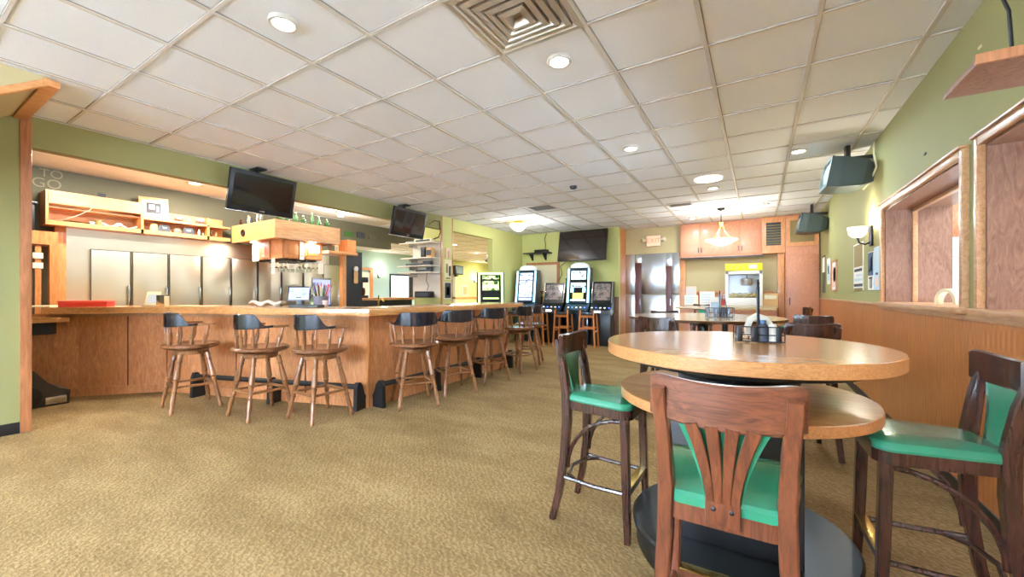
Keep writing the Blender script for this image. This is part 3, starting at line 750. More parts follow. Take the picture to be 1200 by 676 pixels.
# square diffuser
x0, x1, y0, y1 = GX-2*SX, GX-SX, GY-2*SY, GY-SY
vd = thing('air_diffuser', 'big square louvred metal air diffuser in the ceiling', 'vent', ((x0+x1)/2, (y0+y1)/2, H))
for k in range(5):
    ro = .29-.052*k; ri = ro-.05; z0_ = -.004-.006*k; zi = .018
    f = MB()
    q = lambda r, z: [(-r, -r, z), (r, -r, z), (r, r, z), (-r, r, z)]
    f.rings([q(ro, .004), q(ro, z0_-.004), q(ri+.02, z0_-.012), q(ri, .012)], cap=(k == 4))
    f.build('louvre_cone', mat('diffuser_metal_%d' % k, '#b9aa97', .4, .5), vd, smooth=False)
f = MB(); f.rings([q(.304, .006), q(.304, -.004), q(.286, -.006), q(.286, .01)], closed=True); f.build('outer_frame', 'grid', vd, smooth=False)
def grille(x, y, w_, d_, label, n=5, rz=0):
    t = thing('ceiling_vent', label, 'vent', (x, y, H), rz, 'small ceiling grilles')
    m_ = MB(); m_.box(-w_/2+.02, w_/2-.02, -d_/2, -d_/2+.02, -.01, .012); m_.box(-w_/2+.02, w_/2-.02, d_/2-.02, d_/2, -.01, .012); m_.box(-w_/2, -w_/2+.02, -d_/2, d_/2, -.01, .012); m_.box(w_/2-.02, w_/2, -d_/2, d_/2, -.01, .012)
    m_.build('frame', 'grid', t, smooth=False)
    MB().box(-w_/2+.02, w_/2-.02, -d_/2+.02, d_/2-.02, .002, .012).build('backing', 'black', t, smooth=False)
    for k in range(n):
        yy = -d_/2+.02+(d_-.04)*(k+.5)/n
        MB().box(-w_/2+.02, w_/2-.02, yy-.012, yy+.004, -.008, .002).build('blade', 'gap', t, smooth=False)
grille(-3.45, 6.75, .5, .42, 'dark slotted ceiling vent toward the slot machines')
grille(-1.2, 7.8, .4, .26, 'dark ceiling grille toward the hanging bowl lamp', 3)
fl = thing('flush_ceiling_light', 'lit glass bowl light hugging the ceiling near pillar opening', 'ceiling light', (-4.6, 7.8, H))
MB().lathe([(0, 0), (.1, 0), (.1, -.03), (.06, -.05), (0, -.05)], seg=28).build('canopy', 'brass', fl)
MB().lathe([(.06, -.05), (.19, -.06), (.2, -.075), (.15, -.14), (.09, -.19), (.03, -.21), (0, -.215)], seg=32).build('glass_bowl', 'bowl', fl)
pd = thing('pendant_light', 'hanging lit alabaster bowl lamp over the square table', 'pendant lamp', (-.6, 8.6, H))
MB().lathe([(0, 0), (.07, 0), (.065, -.02), (.02, -.04), (0, -.04)], seg=24).build('canopy', 'dark_steel', pd)
MB().tube([(0, 0, -.03), (0, 0, -.25)], .008, 8).build('stem', 'dark_steel', pd)
MB().lathe([(0, -.24), (.03, -.25), (.07, -.27), (.05, -.3), (.02, -.33), (0, -.33)], seg=20).build('cup', 'brass', pd)
for k in range(3):
    a = 2*PI*k/3+.3
    MB().tube([(.02*math.cos(a), .02*math.sin(a), -.3), (.06*math.cos(a), .06*math.sin(a), -.42), (.13*math.cos(a), .13*math.sin(a), -.52), (.25*math.cos(a), .25*math.sin(a), -.59)], .007, 8).build('bowl_arm', 'brass', pd)
MB().lathe([(.28, -.585), (.285, -.6), (.2, -.65), (.12, -.685), (.05, -.71), (0, -.715)], seg=40).build('glass_bowl', 'bowl', pd)

# ------------------------------------------------------------------ televisions over the bar
def flat_tv(name, label, y, scr, z=2.5, x=-5.37, w_=.8, h_=.5):
    t = thing(name, label, 'television', (x, y, z), 0, 'flat televisions over the bar')
    rot = Matrix.Rotation(R(14), 4, 'Y')   # tilted down towards the room (+x)
    MB().box(-.05, 0, -w_/2, w_/2, -h_/2, h_/2, .01, rot).build('bezel', 'plastic', t)
    MB().box(0, .004, -w_/2+.045, w_/2-.045, -h_/2+.07, h_/2-.045, 0, rot).build('screen', scr, t, smooth=False)
    MB().box(0, .004, -.03, .03, -h_/2+.025, -h_/2+.04, 0, rot).build('badge', 'steel2', t, smooth=False)
    MB().box(-.055, .0, -w_/2-.004, w_/2+.004, -h_/2-.006, -h_/2+.004, .002, rot).build('lower_edge', 'steel2', t)
    m_ = MB(); m_.box(-.09, -.05, -.1, .1, -.1, .1, .004, rot); m_.tube([(-.07, 0, .05), (-.14, 0, .15), (-.14, 0, H-z-.02)], .02, 8); m_.box(-.24, -.04, -.06, .06, H-z-.02, H-z, .002)
    m_.build('mount_arm', 'black', t)
    return t
flat_tv('bar_television', 'black flat television over the menu end of the bar', 2.73, 'glass_dark')
flat_tv('bar_television', 'flat television with brown reflection above the bar corner', 5.25, 'tv_warm')

# ------------------------------------------------------------------ stainless cooler and shelf behind the bar
ck = thing('walk_in_cooler', 'stainless steel cooler with a row of doors behind the bar', 'cooler', (XB, 0, 0))
MB().box(.001, .02, 1.46, 5.28, 0, 2.1).build('casing', 'steel', ck, smooth=False)
for k in range(9):
    y0_ = 1.675+.43*k
    if y0_+.43 > 5.6: break
    d = MB().box(.02, .06, y0_+.008, y0_+.422, .35, 1.845, .006).build('door', 'steel', ck)
    g = MB(); g.box(.06, .065, y0_+.008, y0_+.016, .35, 1.845); g.box(.06, .065, y0_+.414, y0_+.422, .35, 1.845); g.box(.06, .065, y0_+.008, y0_+.422, 1.839, 1.845)
    g.build('door_gasket', 'dark_steel', d, smooth=False)
    MB().box(.067, .1, y0_+.385, y0_+.405, 1.0, 1.35, .004).build('handle', 'steel2', d)
# oak display shelf on the cooler top
XS = -7.5
sh = thing('wall_shelf', 'long oak display shelf above the stainless cooler', 'shelf', (0, 0, 0))
m_ = MB(); m_.box(XB, XS, 1.26, 3.28, 2.1, 2.135); m_.build('bottom_board', 'oak_x', sh, smooth=False)
m_ = MB(); m_.box(XS-.02, XS, 1.26, 2.14, 2.37, 2.53); m_.box(XB, XS-.06, 1.28, 2.14, 2.32, 2.34); m_.build('upper_fascia', 'oak_x', sh, smooth=False)
MB().box(XB, XS, 1.24, 1.265, 2.1, 2.53).build('end_board', 'oak', sh, smooth=False)
MB().box(XB, XB+.02, 1.26, 3.28, 2.1, 2.48).build('back_board', 'oak_x', sh, smooth=False)
for y in (2.14, 2.95): MB().box(XB, XS, y, y+.03, 2.1, 2.44 if y > 2.5 else 2.53).build('divider', 'oak', sh, smooth=False)
MB().box(XB, XS, 2.17, 3.28, 2.305, 2.335).build('middle_board', 'oak_x', sh, smooth=False)
MB().box(XS-.015, XS, 1.26, 3.28, 2.135, 2.155).build('front_lip', 'oak_x', sh, smooth=False)
pf = thing('picture_frame', 'light wood framed photo standing on the oak shelf', 'picture frame', (XS-.12, 2.32, 2.335), -12)
m_ = MB(); rt = Matrix.Rotation(R(-10), 4, 'Y')
for a in ((-.165, -.125, 0, .33), (.125, .165, 0, .33)): m_.box(-.01, .015, a[0], a[1], a[2], a[3], .003, rt)
m_.box(-.01, .015, -.125, .125, 0, .04, .003, rt); m_.box(-.01, .015, -.125, .125, .29, .33, .003, rt)
m_.build('frame', 'trim', pf); MB().box(-.008, .004, -.125, .125, .04, .29, 0, rt).build('mat_board', 'cream', pf, smooth=False)
m_ = MB(); m_.m('ink'); m_.box(.004, .006, -.08, .08, .09, .25, 0, rt); m_.m('paper'); m_.box(.006, .007, -.05, .01, .15, .22, 0, rt); m_.box(.006, .007, .03, .06, .12, .2, 0, rt); m_.build('photo_print', None, pf, smooth=False)
def plaque(y, z, w_, h_, label, col='ink', x=XS-.06):
    t = thing('plaque', label, 'plaque', (x, y, z), 0, 'small plaques on the oak shelf')
    m_ = MB(); n = 10
    pts = [(-w_/2, 0), (w_/2, 0)]+[(w_/2*math.cos(PI*k/n), h_*.6+h_*.4*math.sin(PI*k/n)) for k in range(n+1)]
    m_.rings([[(xx, yy, zz) for yy, zz in pts] for xx in (-.012, .012)]); m_.build('plaque_board', col, t, smooth=False)
    MB().box(.012, .014, -w_*.2, w_*.2, h_*.5, h_*.75).build('emblem', 'steel2', t, smooth=False)
plaque(2.3, 2.135, .09, .13, 'tan rounded plaque at the left of lower oak shelf', 'tan')
plaque(2.42, 2.135, .14, .13, 'dark arched plaque below the framed photo')
plaque(2.58, 2.135, .1, .1, 'low dark plaque, middle of the lower shelf', 'olive')
plaque(2.72, 2.135, .14, .13, 'dark arched plaque farthest from the framed photo')
plaque(2.6, 2.335, .11, .08, 'low dark plaque on the upper shelf next to photo', 'bottle_brown')
plaque(2.73, 2.335, .1, .09, 'ochre plaque on the upper shelf', 'ink_brown')
plaque(2.87, 2.335, .12, .1, 'dark plaque on the upper shelf beside the divider', 'bottle_brown')
def trinket(x, y, z, h_, col, label, group='trinkets on the oak shelf', r=.025, name='figurine', cat='figurine'):
    t = thing(name, label, cat, (x, y, z), 0, group)
    MB().lathe([(0, 0), (r, 0), (r, h_*.15), (r*.5, h_*.25), (r*.8, h_*.5), (r*.5, h_*.75), (0, h_*.78)], seg=12).build('body', col, t)
    MB().lathe([(0, h_*.72), (r*.5, h_*.8), (r*.55, h_*.9), (r*.3, h_), (0, h_)], seg=12).build('head', col, t)
trinket(XS-.06, 2.86, 2.135, .12, 'pink_paper', 'pale figurine on the lower shelf left of divider')
trinket(XS-.05, 2.91, 2.135, .08, 'bottle_brown', 'short brown figurine against the shelf divider')
trinket(XS-.06, 3.03, 2.135, .14, 'bottle_brown', 'brown figurine right of the shelf divider')
trinket(XS-.06, 3.1, 2.135, .1, 'ink_brown', 'ochre figurine in the last shelf bay')
def cup(x, y, z, r, h_, col, label, name='cup', group=None):
    m_ = MB().lathe([(0, 0), (r*.8, 0), (r, h_), (r*.9, h_), (r*.7, .01), (0, .01)], (0, 0, 0), 16)
    o = m_.build(name, col); o.location = (x, y, z); return tag(o, label, name.replace('_', ' '), group)
cup(XS-.08, 1.72, 2.135, .035, .09, 'ink_brown', 'ochre cup on the left oak shelf bay')
cup(XS-.08, 1.66, 2.135, .03, .06, 'pink_paper', 'pale cup on the left oak shelf bay')
m_ = MB()
def crumple(u, v): return Vector((-.12+.24*u*.6, -.2+.4*v, .03+.05*math.sin(u*5+v*9)*math.sin(u*PI)*.6+.02*math.sin(v*14)))
m_.slab(crumple, 10, 20, (0, 0, .02))
tag(place(m_.build('folded_cloth', 'paper'), (XS-.1, 1.92, 2.15)), 'crumpled white cloth on the left bay of oak shelf', 'cloth')
m_ = MB(); m_.tube([(-.0, -.12, .02), (0, -.05, .028), (.01, .05, .02), (0, .12, .025)], .012, 8)
tag(place(m_.build('pipe_tool', 'bottle_brown'), (XS-.07, 1.52, 2.145)), 'dark slim tool lying on the left oak shelf bay', 'tool')
wh = thing('wall_hook_cord', 'black hook with dangling cord above the oak shelf', 'hook', (XS-.01, 1.74, 2.53))
MB().box(-.01, .01, -.04, .04, 0, .05, .004).build('hook_block', 'black', wh)
MB().tube([(.012, -.02, 0), (.02, -.05, -.1), (.02, -.12, -.2), (.02, -.25, -.3), (.02, -.4, -.38)], .004, 6).build('cord', 'trim', wh)
sk = thing('wall_speaker', 'small black speaker above the dark hatch', 'speaker', (-7.62, 1.04, 2.0))
MB().box(-.1, .1, -.12, .12, 0, .33, .02).build('cabinet', 'plastic', sk); MB().box(-.12, .12, -.14, .14, .33, .36, .01).build('lid', 'plastic', sk)
wt = thing('wall_lettering', 'faint hand painted TO GO lettering on the olive wall', 'lettering', (XB, 1.3, 2.72))
MT = Matrix(((0, 0, 1, 0), (1, 0, 0, 0), (0, 1, 0, 0), (0, 0, 0, 1)))
fm = mat('chalk_paint', '#857f66', .8)
MB().text('TO', .15, Matrix.Translation((.001, .04, .06)) @ MT).build('word', fm, wt, smooth=False)
MB().text('GO', .17, Matrix.Translation((.001, .0, -.07)) @ MT).build('word', fm, wt, smooth=False)

# ------------------------------------------------------------------ oak canopy, hanging cabinets, stemware
cn = thing('bar_canopy', 'boxed oak canopy hanging over the back bar', 'canopy', (0, 0, 0))
CX0, CX1, CY0, CY1 = -7.5, -6.18, 3.3, 4.4
MB().box(CX0, CX1-.031, CY0, CY0+.03, 2.08, 2.36).build('side_board', 'oak_x', cn, smooth=False)
MB().box(CX1-.03, CX1, CY0, CY1, 2.08, 2.36).build('front_board', 'trim', cn, smooth=False)  # paler wood than the other boards, standing in for light on this face
MB().box(CX0, CX1-.03, CY0+.03, CY1, 2.1, 2.13).build('underside', 'oak_x', cn, smooth=False)
MB().box(CX0, CX1-.031, CY1-.03, CY1, 2.08, 2.36).build('far_board', 'oak_x', cn, smooth=False)
MB().lathe([(.0, 0), (.055, 0), (.06, -.015), (.04, -.02), (.035, -.005), (0, -.005)], (-7.12, CY0, 2.22), 20, (0, 1, 0)).build('cup_hole_ring', 'black', cn)
for x, y in ((-7.2, 3.5), (-6.35, 4.0)):
    MB().lathe([(0, 0), (.05, 0), (.055, .012), (0, .012)], (x, y, 2.088), 20).build('puck_light', 'lens', cn)
hc = thing('hanging_cabinet', 'oak wall cabinet with raised doors under the canopy', 'cabinet', (0, 0, 0))
KX0, KX1, KY0, KY1 = -7.3, -6.4, 3.53, 4.2
MB().box(KX0, KX1, KY0, KY1, 1.8, 2.1).build('body', 'oak', hc, smooth=False)
for k in range(2):
    y0_ = KY0+.02+.33*k
    d = MB(); d.box(KX1, KX1+.02, y0_, y0_+.31, 1.81, 2.09, .004); d.box(KX1+.02, KX1+.028, y0_+.06, y0_+.25, 1.87, 2.03, .006)
    dd = d.build('door', 'oak', hc)
    MB().lathe([(0, 0), (.01, 0), (.012, .02), (0, .024)], (KX1+.02, y0_+(.28 if k == 0 else .03), 1.86), 10, (1, 0, 0)).build('knob', 'brass', dd)
MB().box(KX0+.25, KX0+.55, KY0-.015, KY0, 1.82, 2.08).build('side_door', 'oak_red', hc, smooth=False)
def notice(x, y, z, w_, h_, label, col='cream', face='y', pr='ink_brown'):
    t = thing('notice', label, 'notice', (x, y, z), 0, 'paper notices around the back bar')
    if face == 'y':
        MB().box(-w_/2, w_/2, -.004, 0, 0, h_).build('sheet', col, t, smooth=False)
        m_ = MB()
        for k in range(4): m_.box(-w_*.35, w_*.35*(.4+.15*k), -.0055, -.004, h_*(.2+.17*k), h_*(.26+.17*k))
        m_.build('print', pr, t, smooth=False)
    else:
        MB().box(0, .004, -w_/2, w_/2, 0, h_).build('sheet', col, t, smooth=False)
        m_ = MB()
        for k in range(4): m_.box(.004, .0055, -w_*.35, w_*.35*(.4+.15*k), h_*(.2+.17*k), h_*(.26+.17*k))
        m_.build('print', pr, t, smooth=False)
notice(-7.2, KY0-.001, 1.78, .2, .3, 'cream notice covered in scribbles on the cabinet side')
notice(-6.93, KY0-.016, 1.84, .07, .16, 'small cream tag beside the scribbled notice')
notice(KX1+.03, 3.83, 1.79, .07, .3, 'narrow bright paper between the raised cabinet doors', 'paper', 'x', 'cream')
notice(KX1+.03, 4.04, 1.92, .2, .13, 'white card on the farther raised cabinet door', 'paper', 'x', 'ink_light')
rk = thing('glass_rack', 'dark rack of hanging stemware under the oak cabinet', 'rack', (0, 0, 0))
m_ = MB()
for y in (3.6, 3.76, 3.92, 4.08): m_.box(KX0+.1, KX1+.02, y-.012, y+.012, 1.765, 1.8)
m_.build('rack_rail', 'black', rk, smooth=False)
def stem(label, group):
    t = thing('wine_glass', label, 'glass', (0, 0, 0), 0, group)
    MB().lathe([(0, 0), (.033, 0), (.033, -.003), (.006, -.008), (.004, -.07), (.01, -.08), (.03, -.1), (.034, -.13), (.028, -.165), (.026, -.165), (.031, -.13), (.027, -.103), (0, -.085)], seg=16).build('glass', 'glass', t)
    return t
g0 = stem('upside down stemmed glass hanging from the rack under the oak cabinet', 'stemmed glasses hanging under the cabinet')
first = True
for y in (3.6, 3.76, 3.92, 4.08):
    for k in range(5):
        loc = (KX1-.02-.13*k, y+.06, 1.762)
        if first: g0.location = loc; first = False
        else: dup(g0, loc, 0, g0['label'])
notice(-6.62, KY0-.02, 1.55, .1, .25, 'pale paper hanging below the cabinet corner', 'pink_paper')
notice(-6.36, 3.66, 1.63, .14, .08, 'small white card on the glass rack', 'paper', 'x')
notice(-6.36, 4.16, 1.57, .1, .18, 'white paper at the far end of glass rack', 'paper', 'x', 'cream')
# bottles and greenery on the canopy top
for k in range(7):
    y = 3.42+.135*k
    b_ = thing('bottle', 'green glass bottle standing on the canopy top', 'bottle', (-6.3-.02*(k % 2), y, 2.36), 0, 'green bottles on the canopy')
    h_ = .13+.03*((k*5) % 3)
    b_['label'] = 'green glass bottle in the row on the canopy top'
    MB().lathe([(0, 0), (.032, 0), (.034, .01), (.034, h_*.6), (.014, h_*.8), (.013, h_), (0, h_)], seg=12).build('bottle_body', 'bottle_green', b_)
    MB().lathe([(0, h_), (.015, h_), (.015, h_+.02), (0, h_+.02)], seg=10).build('cap', 'cream', b_)
TRC = ['bottle_brown', 'ink', 'tan', 'steel2', 'ink', 'cream', 'bottle_brown', 'steel2', 'olive']
TRL = ['brown', 'first dark', 'tan', 'first silver', 'second dark', 'cream', 'second brown', 'second silver', 'olive']
for k in range(9):
    trinket(-7.42+.085*k, 3.4+.02*((k*3) % 4), 2.36-.0, .12+.03*((k*7) % 4), TRC[k], '%s trophy on the canopy top below the near television' % TRL[k], 'trophies on the canopy', .03, 'trophy', 'trophy')
# canopy stands on boards: give bottles a deck
MB().box(CX0, CX1-.03, CY0+.03, CY1-.03, 2.33, 2.36).build('top_deck', 'oak_x', cn, smooth=False)

# posts, back counter and its clutter
pt = thing('back_bar_frame', 'oak post and shelf at the end of the back bar', 'shelf', (0, 0, 0))
MB().box(-6.36, -6.28, 4.52, 4.6, 0, 1.98, .004).build('post', 'oak', pt)
MB().box(-6.6, -6.2, 4.2, 4.78, 1.92, 1.97, .004).build('shelf_board', 'oak_x', pt)
MB().box(-6.6, -6.25, 4.6, 4.78, 1.97, 2.2, .004).build('end_block', 'oak', pt)
MB().box(-6.34, -6.3, 4.6, 4.95, .9, 2.0).build('dark_panel', 'charcoal', pt, smooth=False)
for k, (y, w_, h_, lb) in enumerate(((4.27, .1, .13, 'framed olive card on the shelf beside the canopy'), (4.42, .07, .11, 'cream card on the shelf beside the canopy'))):
    notice(-6.3, y, 1.972, w_, h_, lb, ('olive', 'cream')[k], 'x')
hd = thing('wall_dispenser', 'tall tap handle with white top on the dark back bar panel', 'tap', (-6.28, 4.8, 1.42))
MB().lathe([(0, 0), (.03, 0), (.04, .03), (.035, .1), (.04, .2), (.03, .23), (0, .23)], seg=16).build('handle', 'tan', hd)
MB().lathe([(0, .22), (.035, .23), (.045, .27), (.03, .31), (0, .315)], seg=16).build('white_top', 'paper', hd)
cm = thing('coffee_machine', 'black coffee machine at the end of the back bar', 'machine', (-6.6, 5.14, 1.15))
m_ = MB(); m_.box(-.16, .12, -.1, .1, 0, .05, .006); m_.box(-.16, -.04, -.1, .1, .05, .34, .006); m_.box(-.16, .12, -.1, .1, .3, .4, .01)
m_.build('body', 'plastic', cm); MB().lathe([(0, .05), (.06, .05), (.075, .09), (.07, .18), (.05, .2), (0, .2)], (.04, 0, 0), 18).build('carafe', 'bottle_brown', cm)
bc = thing('back_counter', 'wood edged counter under the pass-through', 'counter', (0, 0, 0))
MB().box(-7.0, -6.38, 4.98, 6.36, 1.1, 1.15, .005).build('worktop', 'oak_x', bc)
MB().box(-6.95, -6.42, 5.0, 6.34, 0, 1.1).build('cabinet', 'charcoal', bc, smooth=False)
ft = thing('beer_faucets', 'brass tap column on the bar between post and white shelves', 'tap', (-5.2, 4.4, .95))
m_ = MB(); m_.tube([(0, 0, 0), (0, 0, .16), (.03, 0, .2), (.1, 0, .2), (.12, 0, .16)], .014, 8); m_.build('spout', 'brass', ft); MB().lathe([(0, 0), (.05, 0), (.05, .02), (0, .03)], seg=16).build('flange', 'brass', ft)
MB().tube([(0, 0, .19), (-.02, .02, .26)], .01, 8).build('lever', 'black', ft)
tt_ = MB().box(-5.5, -4.9, 3.6, 5.9, .86, .95, .006)
tag(tt_.build('under_bar_counter', 'steel2'), 'steel work counter inside the bar', 'counter')
MB_ = MB().box(-5.45, -4.95, 3.65, 5.85, 0, .86); tag(MB_.build('under_bar_cabinet', 'charcoal'), 'dark cabinet under the steel work counter', 'cabinet')

# lit panel behind register
lp = thing('lit_cooler_door', 'lavender lit glass cooler door behind the register', 'cooler door', (XB+.07, 5.0, 0))
# (stands in the cooler front, last door)
MB().box(0, .02, -.12, .26, 1.0, 1.52, .004).build('pane', 'bluescreen', lp)
MB().box(-.005, .01, -.14, .28, .96, 1.56, .004).build('frame', 'steel2', lp)

# things on the bar
def on_bar(name, label, cat, x, y, rz=0, group=None, z=TOPZ): return thing(name, label, cat, (x, y, z), rz, group)
rg = on_bar('cash_register', 'touchscreen register with lavender screen on the bar', 'register', -4.79, 2.84, 40)
rt = Matrix.Rotation(R(-12), 4, 'X')
MB().box(-.13, .13, -.02, .01, .07, .25, .006, rt).build('bezel', 'plastic', rg); MB().box(-.115, .115, -.022, -.02, .085, .235, 0, rt).build('screen', 'register', rg, smooth=False)
MB().box(-.06, .06, -.02, .09, 0, .02, .004).build('foot', 'plastic', rg); MB().box(-.03, .03, .0, .03, .015, .12, .004).build('neck', 'plastic', rg)
dr = on_bar('drink_mat', 'dark flat tray beside the register', 'tray', -4.5, 2.78, 17)
MB().box(-.22, .18, -.06, .06, 0, .03, .006).build('tray', 'teal_plastic', dr)
bk = on_bar('straw_bucket', 'grey bucket of straws and stirrers on the bar', 'bucket', -4.62, 3.02)
MB().lathe([(0, 0), (.07, 0), (.095, .13), (.09, .13), (.068, .01), (0, .01)], seg=22).build('bucket', mat('zinc_grey', '#8f8a94', .4, .4), bk)
for k in range(26):
    a = k*2.4; r_ = .07*math.sqrt((k+.5)/26); l = .17+.06*((k*7) % 5)/5
    MB().tube([(r_*.6*math.cos(a), r_*.6*math.sin(a), .02), (r_*2.0*math.cos(a), r_*2.0*math.sin(a), .08+l)], .0045, 5).build('straw', ('cream', 'red', 'bottle_brown', 'bottle_green', 'tan')[k % 5], bk)
gr = on_bar('green_jar', 'green tinted jar next to the straw bucket', 'jar', -4.76, 3.03)
MB().lathe([(0, 0), (.05, 0), (.055, .03), (.055, .12), (.045, .13), (0, .13)], seg=18).build('jar_body', mat('pale_green_jar', '#a9b98a', .3), gr)
MB().lathe([(0, .13), (.048, .13), (.048, .145), (0, .148)], seg=18).build('lid', 'steel2', gr)
cup(-4.42, 2.95, TOPZ, .035, .08, 'pink_paper', 'pale paper cup right of the straw bucket on the bar')
m_ = MB()
m_.slab(lambda u, v: Vector((-.2+.4*u, -.08+.16*v, .03+.025*math.sin(u*11)*math.sin(v*5+1))), 16, 8, (0, 0, .025))
tag(place(m_.build('bar_towel', 'paper'), (-5.15, 2.66, TOPZ+.025), 17), 'crumpled white bar towel left of the register', 'towel')
rd = on_bar('red_menu_box', 'flat red box lying at the left end of the bar', 'box', -7.02, 1.5, 55)
MB().box(-.22, .22, -.1, .1, 0, .05, .006).build('box_base', 'red', rd); MB().box(-.225, .225, -.105, .105, .05, .075, .004).build('lid', mat('pale_red', '#d85a4c', .4), rd)
ps = on_bar('paper_stack', 'loose papers beside the red box on the bar', 'papers', -7.24, 1.13, 60)
MB().box(-.14, .14, -.1, .1, 0, .02, .002).build('stack', 'cream', ps, smooth=False)
mc = on_bar('menu_card', 'cream menu card leaning in a stand on the bar', 'menu', -6.53, 1.96, 25)
rt = Matrix.Rotation(R(-14), 4, 'X')
MB().box(-.1, .1, -.004, .004, .005, .19, .001, rt).build('card', 'cream', mc); MB().box(-.07, .07, -.006, -.004, .04, .15, 0, rt).build('print', 'ink_light', mc, smooth=False)
MB().box(-.105, .105, -.03, .05, 0, .012, .002).build('stand', 'steel2', mc)
mc2 = on_bar('napkin_holder', 'cream and chrome napkin holder beside the menu card', 'napkin holder', -6.34, 2.02, 20)
MB().box(-.055, .055, -.03, .03, 0, .13, .004).build('napkins', 'cream', mc2); m_ = MB(); m_.box(-.06, .06, -.036, -.031, 0, .14, .002); m_.box(-.06, .06, .031, .036, 0, .14, .002); m_.box(-.06, .06, -.036, .036, -.0, .004); m_.build('holder', 'chrome', mc2)
tr_ = on_bar('serving_tray', 'pale thin board lying between menu card and stools', 'board', -5.85, 2.22, 17)
MB().box(-.35, .35, -.12, .12, 0, .012, .003).build('board', 'tan', tr_)

vt = thing('added_valance_light', 'unseen tube light added behind the green fascia', 'tube light', (XL-.15, 3.3, 2.68))  # unseen lamp, added to brighten the bar ceiling and cooler
MB().box(-.025, .03, -2.35, 2.35, .03, .07, .004).build('channel', 'white', vt); MB().tube([(0, -2.3, 0), (0, 2.3, 0)], .018, 10).build('tube', 'glow_dim', vt)
# items on the pass beam
for k in range(5):
    y = 5.1+.33*k
    m_ = MB().box(-.02, .02, -.1, .1, 0, .11+.03*(k % 2), .004)
    tag(place(m_.build('display_card', ('olive', 'steel2', 'bottle_green', 'ink', 'olive')[k]), (XB, y, 2.5)), 'small display card on the olive pass beam, %s' % ('nearest the spotlight', 'silver one', 'green one', 'black one', 'end one')[k], 'card', 'cards on the pass beam')
for k in range(2):
    y = (4.75, 4.95)[k]
bsp = thing('spotlight', 'bright spotlight star on the bar ceiling beside the second television', 'spotlight', (-7.0, 5.0, H+.01))
MB().lathe([(0, 0), (.06, 0), (.07, -.06), (.05, -.1), (0, -.1)], seg=20).build('can', 'white', bsp); MB().lathe([(0, -.102), (.05, -.102), (.045, -.11), (0, -.115)], seg=20).build('lens', mat('bright_lens', '#ffffff', .5, emit='#ffffff', estr=40), bsp)
downlight(-7.0, 2.6, .1, 'bright recessed light above the bar shelf')

# ------------------------------------------------------------------ pillar, white shelves
ws = thing('pegboard_shelves', 'white pegboard with white shelves beside the pillar', 'shelf', (0, 0, 0))
YP = 6.385
MB().box(-6.42, -5.64, YP-.02, YP, 1.15, 2.33).build('back_panel', 'white', ws, smooth=False)
for z, x0_ in ((2.3, -6.55), (1.98, -6.5), (1.82, -6.6), (1.68, -6.6)):
    s_ = MB().box(x0_, -5.66, YP-.3, YP-.02, z-.02, z, .003).build('shelf_board', 'white', ws)
    MB().box(-6.3, -6.28, YP-.25, YP-.02, z-.1, z-.02).build('bracket', 'steel2', s_, smooth=False)
YS = YP-.16
def shelf_item(x, z, w_, h_, col, label, name, cat, d=.1):
    t = thing(name, label, cat, (x, YS, z))
    MB().box(-w_/2, w_/2, -d/2, d/2, 0, h_, min(w_, h_, d)*.15).build('body', col, t)
    MB().box(-w_*.4, w_*.4, -d/2-.004, -d/2, h_*.2, h_*.75).build('front', 'ink', t, smooth=False)
shelf_item(-5.95, 2.3, .5, .07, 'cream', 'pile of pale papers on the top pegboard shelf', 'paper_pile', 'papers')
shelf_item(-6.3, 2.3, .28, .04, 'paper', 'white folder on the top pegboard shelf', 'folder', 'folder')
shelf_item(-5.95, 1.98, .12, .22, 'dark_steel', 'dark stereo box on the second pegboard shelf', 'stereo', 'stereo')
shelf_item(-5.78, 1.98, .16, .2, 'tan', 'tan clock box on the second pegboard shelf', 'mantel_clock', 'clock')
shelf_item(-6.2, 1.82, .5, .045, 'black', 'flat black receiver on the third pegboard shelf', 'receiver', 'electronics')
shelf_item(-5.85, 1.82, .2, .09, 'black', 'black box on the third pegboard shelf near the pillar', 'electronics_box', 'electronics')
shelf_item(-6.0, 1.68, .3, .05, 'black', 'flat black player on the lowest pegboard shelf', 'media_player', 'electronics')
shelf_item(-5.8, 1.68, .12, .1, 'ink', 'grey router on the lowest pegboard shelf', 'router', 'electronics')
shelf_item(-5.95, 1.15, .42, .13, 'black', 'black card terminal below the pegboard shelves', 'terminal', 'electronics', .15)
cr = MB(); cr.tube([(-6.0, YP-.03, 1.66), (-6.02, YP-.03, 1.5), (-5.95, YP-.03, 1.4), (-6.0, YP-.03, 1.3)], .006, 6)
tag(cr.build('thin_cable', 'black'), 'thin dark cord hanging below the pegboard shelves', 'cord')
cr = MB(); cr.tube([(-5.5, 5.9, 2.6), (-5.55, 6.1, 2.7), (-5.6, 6.3, 2.72), (-5.6, 6.33, 2.5), (-5.62, 6.3, 2.4), (-5.75, 6.2, 2.33)], .012, 6)
tag(cr.build('cable_bundle', 'bottle_brown'), 'thick dark cable looping from ceiling beside the pillar', 'cable')
